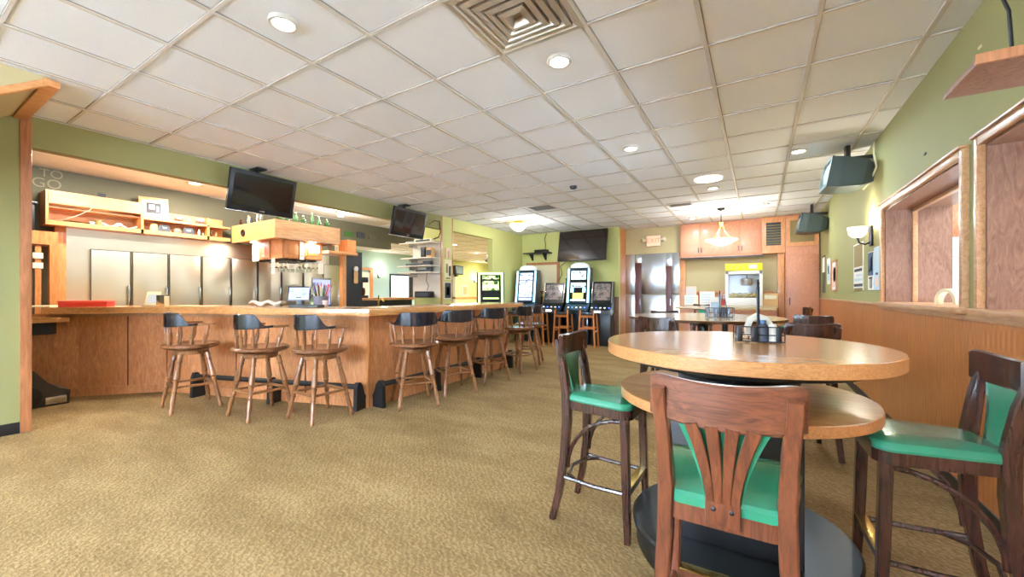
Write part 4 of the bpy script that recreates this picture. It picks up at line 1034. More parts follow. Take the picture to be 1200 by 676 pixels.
def poster(name, label, cat, x, y0_, y1_, z0_, z1_, blocks, sheet='paper', group='posters and papers on the walls', th=.006, frm=None, sgn=1):
    """flat sheet on an x = const wall; blocks [(u0,u1,v0,v1,colour)] in fractions"""
    t = thing(name, label, cat, (x, (y0_+y1_)/2, (z0_+z1_)/2), 0, group)
    w_, h_ = y1_-y0_, z1_-z0_
    X0, X1 = (0, th) if sgn > 0 else (-th, 0)
    MB().box(X0, X1, -w_/2, w_/2, -h_/2, h_/2).build('sheet', sheet, t, smooth=False)
    m_ = MB()
    for u0, u1, v0, v1, c_ in blocks:
        m_.m(c_); xa, xb = (th, th+.0015) if sgn > 0 else (-th-.0015, -th)
        m_.box(xa, xb, -w_/2+w_*u0, -w_/2+w_*u1, -h_/2+h_*v0, -h_/2+h_*v1)
    if blocks: m_.build('print', None, t, smooth=False)
    if frm:
        f = MB(); e = .02; xa, xb = (0, .02) if sgn > 0 else (-.02, 0)
        for a in ((-w_/2-e, -w_/2, -h_/2-e, h_/2+e), (w_/2, w_/2+e, -h_/2-e, h_/2+e), (-w_/2, w_/2, -h_/2-e, -h_/2), (-w_/2, w_/2, h_/2, h_/2+e)): f.box(xa, xb, *a)
        f.build('frame', frm, t, smooth=False)
    return t
poster('pillar_poster', 'cream poster with brown picture on the pillar', 'poster', XL, 6.47, 6.7, 1.52, 1.95, [(.2, .5, .35, .8, 'ink_brown'), (.6, .9, .2, .7, 'ink'), (.2, .8, .05, .12, 'ink_brown')], 'cream')
poster('pillar_poster', 'dark figure poster lower on the pillar', 'poster', XL, 6.46, 6.7, 1.12, 1.48, [(.1, .9, .05, .95, 'ink'), (.3, .7, .2, .7, 'steel2'), (.4, .6, .2, .5, 'ink')], 'paper')
poster('pillar_flag', 'small reddish paper decoration at top of the pillar posters', 'decoration', XL, 6.48, 6.64, 1.98, 2.2, [(.0, .25, 0, 1, 'tan'), (.6, .9, .0, .7, 'tan')], 'pink_paper')

# ------------------------------------------------------------------ next room contents
def far_sconce(y, label, x=-12.7, z=1.95):
    t = thing('wall_sconce', label, 'wall lamp', (x, y, z), 0, 'lit sconces of the next room')
    MB().box(0, .03, -.05, .05, -.12, .06, .004).build('back_plate', 'dark_steel', t); MB().lathe([(0, -.08), (.06, -.08), (.12, .06), (.11, .06), (0, -.05)], (.14, 0, 0), 18).build('glass_shade', 'sconce', t)
far_sconce(10.75, 'lit sconce on the blue far wall beside the double door')
far_sconce(17.0, 'lit sconce on the yellow green far wall', z=1.9)
d3 = MB()
for y in (9.6, 10.35): d3.box(-12.7, -12.64, y-.09, y+.09, 0, 2.1) if y < 10 else d3.box(-12.7, -12.64, y-.05, y+.09, 0, 2.1)
d3.box(-12.7, -12.64, 9.5, 10.44, 2.1, 2.2)
dd = struct('door_3', d3, 'oak', label='oak framed white door on the blue far wall', smooth=False)
struct('door_leaf', MB().box(-12.69, -12.66, 9.7, 10.3, 0, 2.02), 'white', dd, smooth=False)
wn5 = struct('window_5', MB().box(-12.7, -12.66, 11.3, 13.0, 1.0, 2.02), 'dark_steel', label='dark framed window on the blue far wall', smooth=False)
struct('pane', MB().box(-12.66, -12.65, 11.35, 12.3, 1.05, 1.95), 'daylight', wn5, smooth=False)
d4 = struct('door_4', MB().box(-12.7, -12.66, 14.4, 15.4, 0, 2.05), mat('grey_door', '#8b8a78', .6), label='grey door on the yellow green far wall', smooth=False)
struct('door_window', MB().box(-12.66, -12.65, 15.0, 15.2, 1.4, 1.6), 'paper', d4, smooth=False)
wn6 = struct('window_6', MB().box(-12.7, -12.66, 18.0, 19.0, .9, 2.1), 'dark_steel', label='bright window on the yellow green far wall', smooth=False)
struct('pane', MB().box(-12.66, -12.65, 18.07, 18.93, .97, 2.03), 'daylight', wn6, smooth=False)
tv3 = thing('mounted_television', 'small television bracketed on the yellow green far wall', 'television', (-12.4, 15.4, 2.35))
MB().box(-.25, .0, -.3, .3, -.22, .22, .03).build('housing', 'plastic', tv3); MB().box(0, .01, -.24, .24, -.17, .17).build('screen', 'crt', tv3, smooth=False); MB().box(-.3, -.2, -.05, .05, -.3, .1).build('bracket', 'black', tv3)
poster('wall_notice', 'reddish notice beside the grey far door', 'notice', -12.7, 16.0, 16.4, 1.1, 1.6, [(.1, .9, .1, .9, 'tan')], 'pink_paper')
fc = thing('ceiling_fan', 'dark ceiling fan in the next room seen past the pillar', 'fan', (-9.2, 13.2, H))
MB().tube([(0, 0, 0), (0, 0, -.25)], .02, 8).build('rod', 'dark_steel', fc); MB().lathe([(0, -.38), (.1, -.36), (.12, -.3), (.06, -.25), (0, -.25)], seg=20).build('motor', 'dark_steel', fc)
for k in range(4): MB().box(.1, .65, -.06, .06, -.33, -.32, .002, Matrix.Rotation(k*PI/2+.4, 4, 'Z')).build('blade', 'bottle_brown', fc)
nl = 0
for x, y in ((-8.6, 10.4), (-9.6, 13.0), (-10.6, 16.0), (-8.2, 14.6), (-9.8, 7.0)):
    downlight(x, y, .14, ('lit ceiling light of the next room, nearest', 'lit ceiling light of the next room beside the fan', 'lit ceiling light deepest in the next room', 'lit ceiling light over the green far wall', 'lit ceiling light of the next room behind the bar')[nl], group='next room lights'); nl += 1

# ------------------------------------------------------------------ slot machines
FIELDS = {'green_slot_machine': [(.02, .98, .84, .98, 'slot_c'), (.02, .98, .42, .78, 'slot_c'), (.3, .7, .52, .66, 'neon_green'), (.05, .95, .1, .14, 'neon_green')],
          'slot_a': [(.0, 1, .0, .1, 'register'), (.0, 1, .12, .72, 'slot_a'), (.0, 1, .74, 1, 'slot_a')],
          'slot_b': [(.0, 1, .0, .05, 'neon_blue'), (.15, .85, .06, .26, 'corn_lit'), (.0, 1, .44, .6, 'slot_b'), (.0, 1, .7, .99, 'slot_b'), (.0, .2, .28, .42, 'neon_blue'), (.8, 1, .28, .42, 'neon_blue'), (.3, .7, .46, .5, 'ink')]}
M['corn_lit'] = mat('lit_yellow_field', '#d8e070', .4, emit='#d6dc60', estr=1.0)
def slot(name, label, loc, rz, tall, scr, neon, body, w_=.62, zt=1.86):
    t = thing(name, label, 'slot machine', loc, rz, 'slot machines')     # front faces -y
    MB().box(-w_/2+.03, w_/2-.03, -.18, .25, 0, .74, .01).build('base_cabinet', body, t)
    dk = MB(); dk.rings([[(s*(w_/2-.01), y, z) for y, z in ((-.32, .74), (.25, .74), (.25, 1.0), (-.1, 1.0), (-.32, .84))] for s in (-1, 1)]); dk.build('button_deck', body, t, smooth=False)
    for k in range(5): MB().lathe([(0, 0), (.018, 0), (.018, .01), (0, .014)], (-.2+.1*k, -.25, .895), 10).build('button', ('white_led', 'blue_led', 'white_led')[k % 3], t)
    if tall:
        bd_ = MB(); bd_.rings([[(s*w_/2, y, z) for y, z in ((-.12, 1.0), (.25, 1.0), (.25, zt), (0.02, zt))] for s in (-1, 1)]); bd_.build('upper_cabinet', body, t, smooth=False)
        tl = math.atan2(.14, zt-1.0)
        mt = Matrix.Translation((0, -.125, 1.0)) @ Matrix.Rotation(-tl, 4, 'X'); hh = (zt-1.0)/math.cos(tl)
        MB().box(-w_/2+.1, w_/2-.1, -.012, .006, .04, hh-.06, 0, mt).build('screen', 'glass_dark', t, smooth=False)
        dw = w_/2-.115
        for k, (u0, u1, v0, v1, c_) in enumerate(FIELDS[name if scr == 'slot_c' else scr]):
            MB().box(-dw+2*dw*u0, -dw+2*dw*u1, -.0135, -.012, .05+(hh-.12)*v0, .05+(hh-.12)*v1, 0, mt).build('lit_field', c_, t, smooth=False)
        for s in (-1, 1): MB().box(s*(w_/2-.05)-.022, s*(w_/2-.05)+.022, -.022, .0, .01, hh-.02, .006, mt).build('side_light', neon, t)
        if name == 'green_slot_machine':
            m2 = MB(); m2.box(-w_/2+.03, w_/2-.03, -.022, 0, hh-.06, hh-.01, .006, mt); m2.build('top_light', neon, t)
        else:
            MB().lathe([(0, 0), (w_*.4, 0), (w_*.36, .08), (w_*.2, .13), (0, .14)], (0, .12, zt), 24).build('topper', mat('lit_topper_'+name, '#dfe8e8', .4, emit='#cfdde0', estr=.35), t)
    else:
        bd_ = MB(); bd_.rings([[(s*w_/2, y, z) for y, z in ((-.1, 1.0), (.25, 1.0), (.25, zt), (.08, zt))] for s in (-1, 1)]); bd_.build('upper_cabinet', body, t, smooth=False)
        tl = math.atan2(.18, zt-1.0); mt = Matrix.Translation((0, -.105, 1.0)) @ Matrix.Rotation(-tl, 4, 'X'); hh = (zt-1.0)/math.cos(tl)
        MB().box(-w_/2+.06, w_/2-.06, -.012, .004, .08, hh-.06, 0, mt).build('screen', scr, t, smooth=False)
        for s in (-1, 1): MB().box(s*(w_/2-.015)-.012, s*(w_/2-.015)+.012, -.012, .0, .0, hh, .003, mt).build('edge_strip', 'chrome', t)
        MB().box(-.12, .02, -.33, -.322, .79, .83).build('bill_slot', 'white_led', t, smooth=False)
    return t
M['slot_blue_body'] = mat('blue_black_cabinet', '#16303e', .3, coat=.3)
slot('green_slot_machine', 'slot machine outlined in glowing green behind the bar end', (-5.22, 7.6, 0), -2+40, True, 'slot_c', 'neon_green', 'charcoal', .62, 1.72)
slot('slot_machine', 'tall blue lit slot machine before the brown framed board', (-5.2, 9.25, 0), 8, True, 'slot_a', 'neon_blue', 'slot_blue_body', .6, 1.84)
slot('slot_machine', 'low slot machine with grey screen between two tall ones', (-4.42, 9.3, 0), 8, False, 'slot_d', 'neon_blue', 'charcoal', .55, 1.5)
slot('slot_machine', 'tall cyan lit slot machine right under the big television', (-3.75, 9.28, 0), 8, True, 'slot_b', 'neon_blue', 'slot_blue_body', .6, 1.86)
slot('slot_machine', 'low slot machine at the wall end beside the steel cladding', (-3.17, 9.32, 0), 8, False, 'slot_d', 'neon_blue', 'charcoal', .5, 1.52)
def gstool(label):
    t = thing('wooden_stool', label, 'stool', (0, 0, 0), 0, 'orange wood stools at the slot machines')
    MB().lathe([(0, .74), (.17, .74), (.19, .76), (.185, .79), (.12, .8), (0, .8)], seg=24).build('seat_pad', 'vinyl_black', t)
    for sx in (-1, 1):
        for sy in (-1, 1):
            MB().sweep([(sx*.15, sy*.15, .745 if sy > 0 else .86), (sx*.19, sy*.18, 0)], .036, .036).build('leg', 'maple', t)
        MB().box(sx*.175-.012, sx*.175+.012, -.15, .15, .36, .395).build('side_rung', 'maple', t, smooth=False)
    for sy in (-1, 1): MB().box(-.17, .17, sy*.17-.012, sy*.17+.012, .43, .465).build('cross_rung', 'maple', t, smooth=False)
    MB().box(-.15, .15, -.165, -.14, .69, .74).build('apron', 'maple', t, smooth=False)
    return t
gs = gstool('orange wood stool with black pad at the first blue machine'); place(gs, (-4.55, 8.7, 0), 6)
dup(gs, (-3.9, 8.7, 0), 4, 'orange wood stool with black pad in front of cyan machine')
dup(gs, (-3.3, 8.74, 0), 6, 'orange wood stool beside the steel cladding')
dup(gs, (-5.1, 8.45, 0), 20, 'orange wood stool nearest the bar end')

# back wall pieces
tv = thing('wall_television', 'very large flat television high on the back wall', 'television', (-3.72, 9.42, 2.42))
rt = Matrix.Rotation(R(-11), 4, 'X')
MB().box(-.63, .63, -.03, .03, -.39, .39, .008, rt).build('bezel', 'plastic', tv); MB().box(-.61, .61, -.033, -.03, -.36, .37, 0, rt).build('screen', 'tv_warm', tv, smooth=False)
MB().box(-.2, .2, .02, .33, -.1, .1).build('mount_arm', 'black', tv, smooth=False)
fb = thing('framed_board', 'brown framed pale board on the back wall', 'board', (-4.98, YT, 1.65))
m_ = MB()
for a in ((-.5, -.43, -.42, .42), (.43, .5, -.42, .42), (-.43, .43, .35, .42), (-.43, .43, -.42, -.35)): m_.box(a[0], a[1], -.03, 0, a[2], a[3])
m_.build('frame', 'trim_z', fb, smooth=False); MB().box(-.43, .43, -.012, 0, -.35, .35).build('board_face', 'cream', fb, smooth=False)
sf = thing('bracket_shelf', 'small black bracket shelf on the back wall', 'shelf', (-5.08, YT, 2.3))
MB().box(-.38, .38, -.25, 0, 0, .03).build('shelf_board', 'black', sf, smooth=False)
for s in (-.2, .2): MB().rings([[(s+dx, y, z) for y, z in ((0, 0), (-.2, 0), (-.02, -.17), (0, -.17))] for dx in (-.02, .02)]).build('bracket', 'black', sf, smooth=False)
cb_ = MB().box(-.17, .17, -.1, .1, 0, .07, .01); tag(place(cb_.build('cable_box', 'plastic'), (-4.95, YT-.13, 2.33)), 'black cable box on the bracket shelf', 'box')
cr = MB(); cr.tube([(-4.9, YT-.02, 2.38), (-4.88, YT-.02, 2.55), (-4.92, YT-.02, 2.7), (-4.85, YT-.02, H)], .008, 6); tag(cr.build('wall_cable', 'black'), 'dark cord running up from the cable box', 'cord')
cr = MB(); cr.tube([(-4.3, YT-.02, 2.05), (-4.45, YT-.02, 1.95), (-4.4, YT-.02, 1.75), (-4.5, YT-.02, 1.55), (-4.48, YT-.02, 1.4)], .008, 6); tag(cr.build('wall_cable', 'black'), 'dark cord hanging below the big television', 'cord')
jr = cup(-4.15, 9.5, 1.5, .05, .12, 'bottle_brown', 'dark jar standing on top of the low slot machine', 'jar')
ex = thing('exit_sign', 'lit EXIT sign with two lamp heads above steel wall', 'exit sign', (-2.2, YN-.03, 2.53))
MB().box(-.17, .17, -.03, .03, -.13, .13, .008).build('housing', 'pink_paper', ex); MB().box(-.155, .155, -.034, -.03, -.115, .115).build('face', 'exit', ex, smooth=False)
MB().text('EXIT', .16, Matrix.Translation((0, -.036, 0)) @ Matrix.Rotation(R(90), 4, 'X'), .001).build('lettering', 'exit_red', ex, smooth=False)
for s in (-1, 1): MB().lathe([(0, 0), (.03, 0), (.055, .09), (.05, .1), (0, .1)], (s*.19, 0, .03), 16, (s, -.6, -.1)).build('lamp_head', 'cream', ex)

# ------------------------------------------------------------------ cabinets at the back right
uc = thing('upper_cabinets', 'row of reddish oak upper cabinets in the alcove', 'cabinet', (0, 0, 0))
YC = 10.12
MB().box(-1.55, .08, YC, YN, 2.05, H).build('body', 'oak_red', uc, smooth=False)
for k in range(4):
    x0_ = -1.53+.4*k
    d = MB().box(x0_, x0_+.385, YC-.02, YC, 2.1, H-.03, .004).build('door', 'oak_red', uc)
    MB().box(x0_+(.35 if k % 2 == 0 else .015), x0_+(.37 if k % 2 == 0 else .035), YC-.035, YC-.02, 2.16, 2.28).build('pull', 'dark_steel', d, smooth=False)
MB().box(-1.55, .08, YC-.03, YC, 2.03, 2.06).build('light_rail', 'black', uc, smooth=False)
lv = thing('louvre_cabinet', 'orange oak cabinet with a dark slatted louvre', 'cabinet', (.275, YC-.06, 2.08))
MB().box(-.2, .2, 0, .27, 0, H-2.08).build('body', 'oak', lv, smooth=False)
m_ = MB()
for a in ((-.2, -.13, .0, .745), (.13, .2, 0, .745), (-.13, .13, 0, .16), (-.13, .13, .64, .745)): m_.box(a[0], a[1], -.02, 0, a[2], a[3])
m_.build('face_frame', 'oak', lv, smooth=False); MB().box(-.13, .13, -.004, 0, .16, .64).build('opening', 'black', lv, smooth=False)
for k in range(8): MB().box(-.13, .13, -.018, .012, -.004, .004, 0, Matrix.Translation((0, -.012, .2+.055*k)) @ Matrix.Rotation(R(35), 4, 'X')).build('slat', 'ink_brown', lv, smooth=False)
tc_ = thing('tall_cabinet', 'tall reddish oak corner cabinet with a door and tinted pane', 'cabinet', (.76, YC-.1, 0))
MB().box(-.28, .28, 0, .3, 0, H).build('body', 'oak_red', tc_, smooth=False)
dd = MB().box(-.25, .25, -.025, 0, .1, 2.03, .005).build('door', 'oak_red', tc_); MB().box(-.22, -.2, -.05, -.025, 1.0, 1.15).build('handle', 'dark_steel', dd)
m_ = MB()
for a in ((-.27, -.2, 2.2, 2.8), (.2, .27, 2.2, 2.8), (-.2, .2, 2.2, 2.28), (-.2, .2, 2.73, 2.8)): m_.box(a[0], a[1], -.025, 0, a[2], a[3])
m_.build('pane_frame', 'oak', tc_, smooth=False); MB().box(-.2, .2, -.012, -.002, 2.28, 2.73).build('pane', 'amber_glass', tc_, smooth=False)
sd_ = thing('alcove_post', 'orange oak upright between alcove and tall cabinet', 'post', (.41, YC, 0)); MB().box(-.06, .06, -.02, .23, 0, 2.08, .004).build('post', 'oak', sd_)
ac = thing('alcove_counter', 'wood counter with pink panel front in the alcove', 'counter', (0, 0, 0))
MB().box(-1.46, .34, 9.65, YN-.015, .94, .98, .005).build('worktop', 'laminate2', ac); MB().box(-1.44, .32, 9.72, YN-.015, 0, .94).build('front_cabinet', 'oak_red', ac, smooth=False)
def stand_card(x, y, w_, h_, label, col, group='papers on the alcove counter', z=.98):
    t = thing('standing_paper', label, 'paper', (x, y, z), 8, group)
    rt_ = Matrix.Rotation(R(-8), 4, 'X')
    MB().box(-w_/2, w_/2, -.003, .003, 0, h_, 0, rt_).build('sheet', col, t, smooth=False)
    m_ = MB()
    for k in range(4): m_.box(-w_*.38, w_*.3*(.5+.12*k), -.005, -.003, h_*(.15+.19*k), h_*(.24+.19*k), 0, rt_)
    m_.build('print', 'ink_light' if k % 2 else 'tan', t, smooth=False)
stand_card(-1.3, 9.95, .22, .42, 'tall pale sign standing on the alcove counter', 'pink_paper')
stand_card(-1.28, 9.8, .28, .22, 'short pale sheet in front of the tall sign', 'paper')
stand_card(-.96, 9.85, .3, .3, 'white notice with figures beside the pale sign', 'paper')
rb = thing('red_basket', 'red plastic basket beside the popcorn machine', 'basket', (-.745, 9.76, .98))
MB().rings([[(s*a, t_*b_, z) for s, t_ in ((-1, -1), (1, -1), (1, 1), (-1, 1))] for a, b_, z in ((.12, .08, 0), (.15, .1, .12), (.14, .09, .12), (.11, .07, .01))]).build('basket', 'red', rb, smooth=False)
bx = thing('snack_boxes', 'tan cardboard box right of the popcorn machine', 'box', (.215, 9.85, .98)); MB().box(-.13, .13, -.1, .1, 0, .26, .004).build('carton', 'tan', bx); MB().box(-.1, .1, -.102, -.1, .14, .22).build('label_panel', 'cream', bx, smooth=False)
pm = thing('popcorn_machine', 'white popcorn machine with yellow top on the alcove counter', 'popcorn machine', (-.26, 9.86, .98))
W_ = .34
m_ = MB(); m_.box(-W_, W_, -.18, .18, 0, .16, .01); m_.build('base', 'machine_white', pm)
m_ = MB()
for sx in (-1, 1):
    for sy in (-1, 1): m_.box(sx*(W_-.03)-.03, sx*(W_-.03)+.03, sy*.16-.02, sy*.16+.02, .16, .72)
m_.box(-W_, W_, -.18, .18, .66, .73, .006); m_.build('corner_posts', 'machine_white', pm, smooth=False)
MB().box(-W_+.05, W_-.05, .13, .15, .16, .66).build('back_panel', 'popwin', pm, smooth=False)
MB().box(-W_, W_, -.19, .18, .73, .88, .012).build('canopy', 'yellow', pm)
MB().box(.1, .24, -.196, -.19, .77, .85).build('emblem', 'paper', pm, smooth=False)
MB().lathe([(0, .42), (.1, .42), (.12, .46), (.12, .56), (.08, .58), (0, .58)], (.05, 0, 0), 20).build('kettle', 'steel2', pm)
MB().tube([(.05, 0, .58), (.05, 0, .66)], .012, 8).build('kettle_hanger', 'steel2', pm)
m_ = MB()
for k in range(70): m_.box(-.02, .02, -.02, .02, -.02, .02, .008, Matrix.Translation((random.uniform(-.26, .26), random.uniform(-.12, .11), .18+random.uniform(0, .07))) @ Matrix.Rotation(random.random()*3, 4, (1, .5, .3)))
o = m_.build('popcorn', 'corn', pm); o['kind'] = 'stuff'
MB().box(-W_+.05, W_-.05, -.172, -.168, .16, .66).build('front_glass', 'glass', pm, smooth=False)

# ------------------------------------------------------------------ right wall items
def crt(label, y, z, s, yaw):
    t = thing('tube_television', label, 'television', (.83, y, z), yaw, 'old tube televisions on the right wall')
    mt = Matrix.Rotation(R(10), 4, 'Y')   # screen (-x side) dips
    m_ = MB()
    q = lambda x, a, b, dz=0: [(x, -a, -b+dz), (x, a, -b+dz), (x, a, b+dz), (x, -a, b+dz)]
    bm_ = [q(-.22*s, .25*s, .2*s), q(-.1*s, .25*s, .2*s), q(.14*s, .22*s, .17*s, .01), q(.26*s, .13*s, .11*s, .02)]
    m_.rings([[tuple(mt @ Vector(p)) for p in r] for r in bm_]); m_.build('housing', 'teal_plastic', t, smooth=False)
    m_ = MB(); m_.box(-.245*s, -.22*s, -.255*s, .255*s, -.205*s, -.14*s, .004, mt); m_.box(-.245*s, -.22*s, -.255*s, .255*s, .17*s, .205*s, .004, mt); m_.box(-.245*s, -.22*s, -.255*s, -.215*s, -.2*s, .2*s, .004, mt); m_.box(-.245*s, -.22*s, .215*s, .255*s, -.2*s, .2*s, .004, mt)
    m_.build('bezel', 'teal_plastic', t)
    m_ = MB(); m_.slab(lambda u, v: mt @ Vector((-.222*s-.03*s*math.sin(PI*u)*math.sin(PI*v), -.215*s+.43*s*u, -.14*s+.31*s*v)), 10, 8, (-.02, 0, 0)); m_.build('screen', 'crt', t)
    m_ = MB(); m_.box(.24, .28, -.1, .1, -.15, .25, .004, Matrix.Translation((0, 0, 0))); m_.box(.0, .26, -.03, .03, .2*s, .24*s+.01); m_.box(-.02, .02, -.04, .04, .18*s, H-z)
    m_.build('wall_mount', 'dark_steel', t, smooth=False)
    return t
crt('large old tube television on a wall mount above the sconce', 5.66, 2.52, .8, 4)
crt('smaller looking tube television farther along the right wall', 9.05, 2.48, .84, 2)
cr = MB(); cr.tube([(XR-.02, 5.6, H), (XR-.03, 5.55, 2.7), (XR-.02, 5.5, 2.55), (XR-.05, 5.6, 2.42), (XR-.1, 5.66, 2.36)], .009, 6)
tag(cr.build('television_cable', 'cream'), 'pale cord hanging behind the large tube television', 'cord')
sn = thing('wall_sconce', 'lit white glass sconce above the wall posters', 'wall lamp', (XR, 5.78, 1.86))
MB().box(-.025, 0, -.05, .05, -.1, .12, .006).build('back_plate', 'dark_steel', sn)
MB().tube([(-.02, 0, -.06), (-.06, 0, -.08), (-.11, 0, -.06), (-.125, 0, .0)], .009, 8).build('arm', 'dark_steel', sn)
MB().lathe([(0, 0), (.04, 0), (.075, .035), (.09, .11), (.085, .11), (.065, .045), (0, .02)], (-.125, 0, .0), 24).build('glass_shade', 'sconce', sn)
bX = XR
poster('wall_calendar', 'long calendar with brown picture over printed page beside the sconce', 'calendar', bX, 6.2, 6.75, 1.28, 1.86, [(.05, .95, .5, .97, 'ink_brown'), (.1, .9, .4, .46, 'ink'), (.1, .7, .3, .34, 'ink_light'), (.1, .9, .2, .25, 'ink_light'), (.05, .95, .08, .14, 'ink'), (.05, .95, 0, .05, 'ink_brown')], 'paper', sgn=-1)
pp = poster('event_poster', 'blue event poster with big 10 under the sconce', 'poster', bX, 5.7, 5.95, 1.28, 1.7, [(.03, .97, .38, .98, 'ink_blue'), (.15, .5, .5, .85, 'ink_light'), (.6, .85, .45, .6, 'ink_light'), (.2, .8, .29, .34, 'ink')], 'paper', sgn=-1)
MB().text('10', .15, Matrix.Translation((-.008, 0, -.145)) @ Matrix(((0, 0, -1, 0), (-1, 0, 0, 0), (0, 1, 0, 0), (0, 0, 0, 1))), .001).build('numerals', 'ink', pp, smooth=False)
poster('event_poster', 'pale blue printed poster next to the wood frame', 'poster', bX, 5.43, 5.68, 1.28, 1.73, [(.15, .85, .6, .7, 'ink_light'), (.15, .85, .45, .55, 'ink_light'), (.2, .8, .1, .3, 'pink_paper'), (.3, .7, .35, .4, 'ink')], 'ink_light', sgn=-1)
poster('framed_notice', 'brown framed notice on the right wall by the smaller television', 'notice', bX, 8.05, 8.5, 1.3, 1.75, [(.1, .9, .1, .9, 'pink_paper'), (.25, .75, .3, .8, 'tan')], 'paper', frm='trim_z', sgn=-1)
poster('wall_notice', 'white notice next to the brown framed notice', 'notice', bX, 8.75, 9.1, 1.4, 1.85, [(.15, .85, .15, .85, 'ink_light'), (.3, .7, .4, .7, 'ink')], 'paper', sgn=-1)
poster('wall_notice', 'tall dark edged notice nearest the tall cabinet', 'notice', bX, 9.35, 9.75, 1.25, 1.95, [(.1, .9, .55, .95, 'paper'), (.2, .8, .1, .5, 'olive')], 'olive', sgn=-1)
# arch ornament on the sill
ar = MB(); ar.sweep([(0, .075*math.cos(PI*k/12), .09*math.sin(PI*k/12)+.015*(k not in (0, 12))) for k in range(13)], .05, .026, Vector((1, 0, 0)))
tag(place(ar.build('arch_ornament', 'cream'), (XR+.16, 4.3, ZS+.013), 25), 'cream horseshoe arch ornament standing on the opening sill', 'ornament')
# shelf high on the wall at the right
ws_ = thing('television_shelf', 'empty brown wall shelf high on the right wall', 'shelf', (0, 0, 0))
MB().box(.655, XR-.001, 2.06, 2.36, 2.05, 2.075, .002).build('shelf_board', 'reveal', ws_)
MB().box(.65, XR-.001, 2.05, 2.062, 2.05, 2.085, .001).build('front_edge', 'trim_z', ws_)
m_ = MB(); m_.box(.93, XR-.001, 2.3, 2.33, 2.035, 2.05); m_.box(XR-.015, XR-.001, 2.3, 2.33, 1.8, 2.05); m_.build('bracket', 'steel2', ws_, smooth=False)
cr = MB(); cr.tube([(.72, 2.2, H), (.725, 2.19, 2.7), (.71, 2.2, 2.55), (.73, 2.17, 2.4), (.76, 2.14, 2.25), (.765, 2.13, 2.075)], .006, 6)
tag(cr.build('dangling_cable', 'plastic'), 'black cord dropping from the ceiling to the wall shelf', 'cord')
for k, (y, z) in enumerate(((3.28, 2.62), (2.75, 2.5), (4.15, 2.28))):
    m_ = MB(); m_.box(-.006, 0, -.02, .02, -.008, .008, .001)
    tag(place(m_.build('wall_anchor', ('cream', 'cream', 'ink')[k]), (XR, y, z)), ('pale anchor in the green wall near the ceiling edge', 'pale anchor in the green wall above the shelf', 'dark mark of a screw on the green wall below the shelf')[k], 'anchor')
# room beyond opening: wood panel and pale cooler
cl_ = thing('annex_cooler', 'pale blue white cooler seen through the wood framed opening', 'cooler', (2.15, 6.95, 0))
MB().box(-.3, .6, -.2, .2, 0, 1.68, .01).build('body', mat('pale_lilac_enamel', '#c3cad6', .4), cl_); MB().box(-.32, .62, -.24, .22, 1.68, 1.9, .01).build('top_unit', 'machine_white', cl_); MB().box(-.27, -.2, -.215, -.2, .2, 1.6).build('door_edge', 'steel2', cl_)
wp = thing('annex_cabinet', 'reddish wood wall cabinet seen through the framed opening', 'cabinet', (2.4, 7.19, 1.93)); MB().box(-.5, .6, -.25, 0, 0, .42).build('body', 'oak_red', wp, smooth=False); MB().box(-.45, .0, -.262, -.25, .04, .38, .003).build('door', 'oak_red', wp)
MB().box(.05, .55, -.262, -.25, .04, .38, .003).build('door', 'oak_red', wp)

# ------------------------------------------------------------------ light
def area(name, loc, rot, sx, sy, power, col=(1, 1, 1), shape='RECTANGLE', spread=None):
    l = bpy.data.lights.new(name, 'AREA'); l.shape = shape; l.size = sx; l.size_y = sy; l.energy = power; l.color = col
    if spread: l.spread = spread
    o = bpy.data.objects.new(name, l); o.location = loc; o.rotation_euler = rot; COL.objects.link(o); return o
def point(name, loc, power, col, r=.08):
    l = bpy.data.lights.new(name, 'POINT'); l.energy = power; l.color = col; l.shadow_soft_size = r
    o = bpy.data.objects.new(name, l); o.location = loc; COL.objects.link(o); return o
WARM = (1, .96, .9)
for a, b_ in wins: area('window_daylight', ((a+b_)/2, -2.93, 1.3), (R(124), 0, R(180)), b_-a-.1, 1.2, 560, (.57, .75, 1))  # unseen fill lights at the added windows, tilted up to the ceiling
for x, y, r, lb in DL: area('downlight_beam', (x, y, H-.03), (0, 0, 0), .16, .16, 9 if y < 4 else 16, (.68, .85, 1), 'DISK')
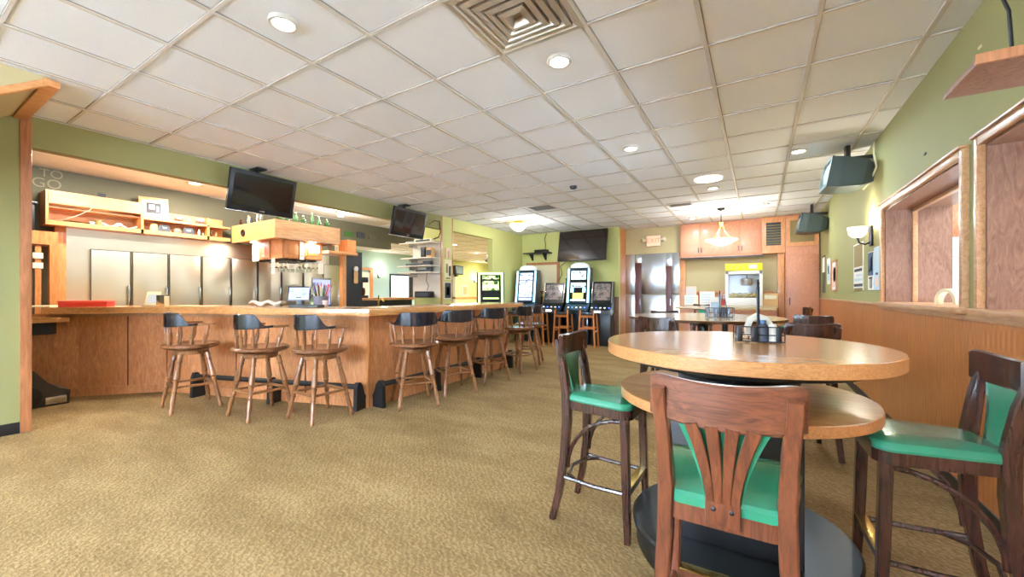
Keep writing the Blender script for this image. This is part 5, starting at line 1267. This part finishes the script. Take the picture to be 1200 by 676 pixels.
point('pendant_bulb', (-.6, 8.6, H-.5), 42, (.95, .97, 1))
point('flush_bulb', (-4.5, 7.8, H-.26), 30, (.95, .97, 1))
point('sconce_bulb', (XR-.13, 5.78, 2.02), 11, (1, .93, .8), .05)
point('spot_bulb', (-6.85, 5.0, H-.2), 25, (1, .97, .92))
area('bar_downlight', (-7.0, 2.6, H-.03), (0, 0, 0), .2, .2, 46, (1, .93, .82), 'DISK')
area('bar_downlight', (-6.9, 1.4, H-.03), (0, 0, 0), .2, .2, 22, (1, .93, .82), 'DISK')
area('added_valance_fill', (XL-.2, 3.3, 2.68), (0, R(150), 0), .06, 4.6, 62, (.82, .9, 1))  # glow of the added tube, aimed up at the bar ceiling
for x, y in ((-7.2, 3.45), (-6.3, 4.0)): area('puck_beam', (x, y, 2.075), (0, 0, 0), .08, .08, 5, WARM, 'DISK')
for x, y in ((-8.6, 10.4), (-9.6, 13.0), (-10.6, 16.0), (-8.2, 14.6), (-9.8, 7.0)): area('next_room_beam', (x, y, H-.03), (0, 0, 0), .3, .3, 110, (.97, .99, 1), 'DISK')
point('far_sconce_bulb', (-12.5, 10.75, 2.1), 12, (1, .9, .7)); point('far_sconce_bulb', (-12.5, 17.0, 2.05), 14, (1, .9, .7))
area('added_annex_fill', (4.04, 4.0, .95), (0, R(110), 0), .9, 3.4, 330, (.62, .8, 1))  # added fill, thrown through the openings onto the mid ceiling
area('annex_beam', (2.6, 5.0, H-.03), (0, 0, 0), .4, .4, 50, WARM, 'DISK'); area('annex_beam', (2.6, 2.0, H-.03), (0, 0, 0), .4, .4, 40, WARM, 'DISK')

wd = bpy.data.worlds.new('world'); sc.world = wd; wd.use_nodes = True
wd.node_tree.nodes['Background'].inputs[0].default_value = (.9, .95, 1, 1); wd.node_tree.nodes['Background'].inputs[1].default_value = .3
sc.view_settings.view_transform = 'Standard'; sc.view_settings.look = 'None'; sc.view_settings.exposure = .68; sc.view_settings.gamma = 1; sc.view_settings.use_curve_mapping = False
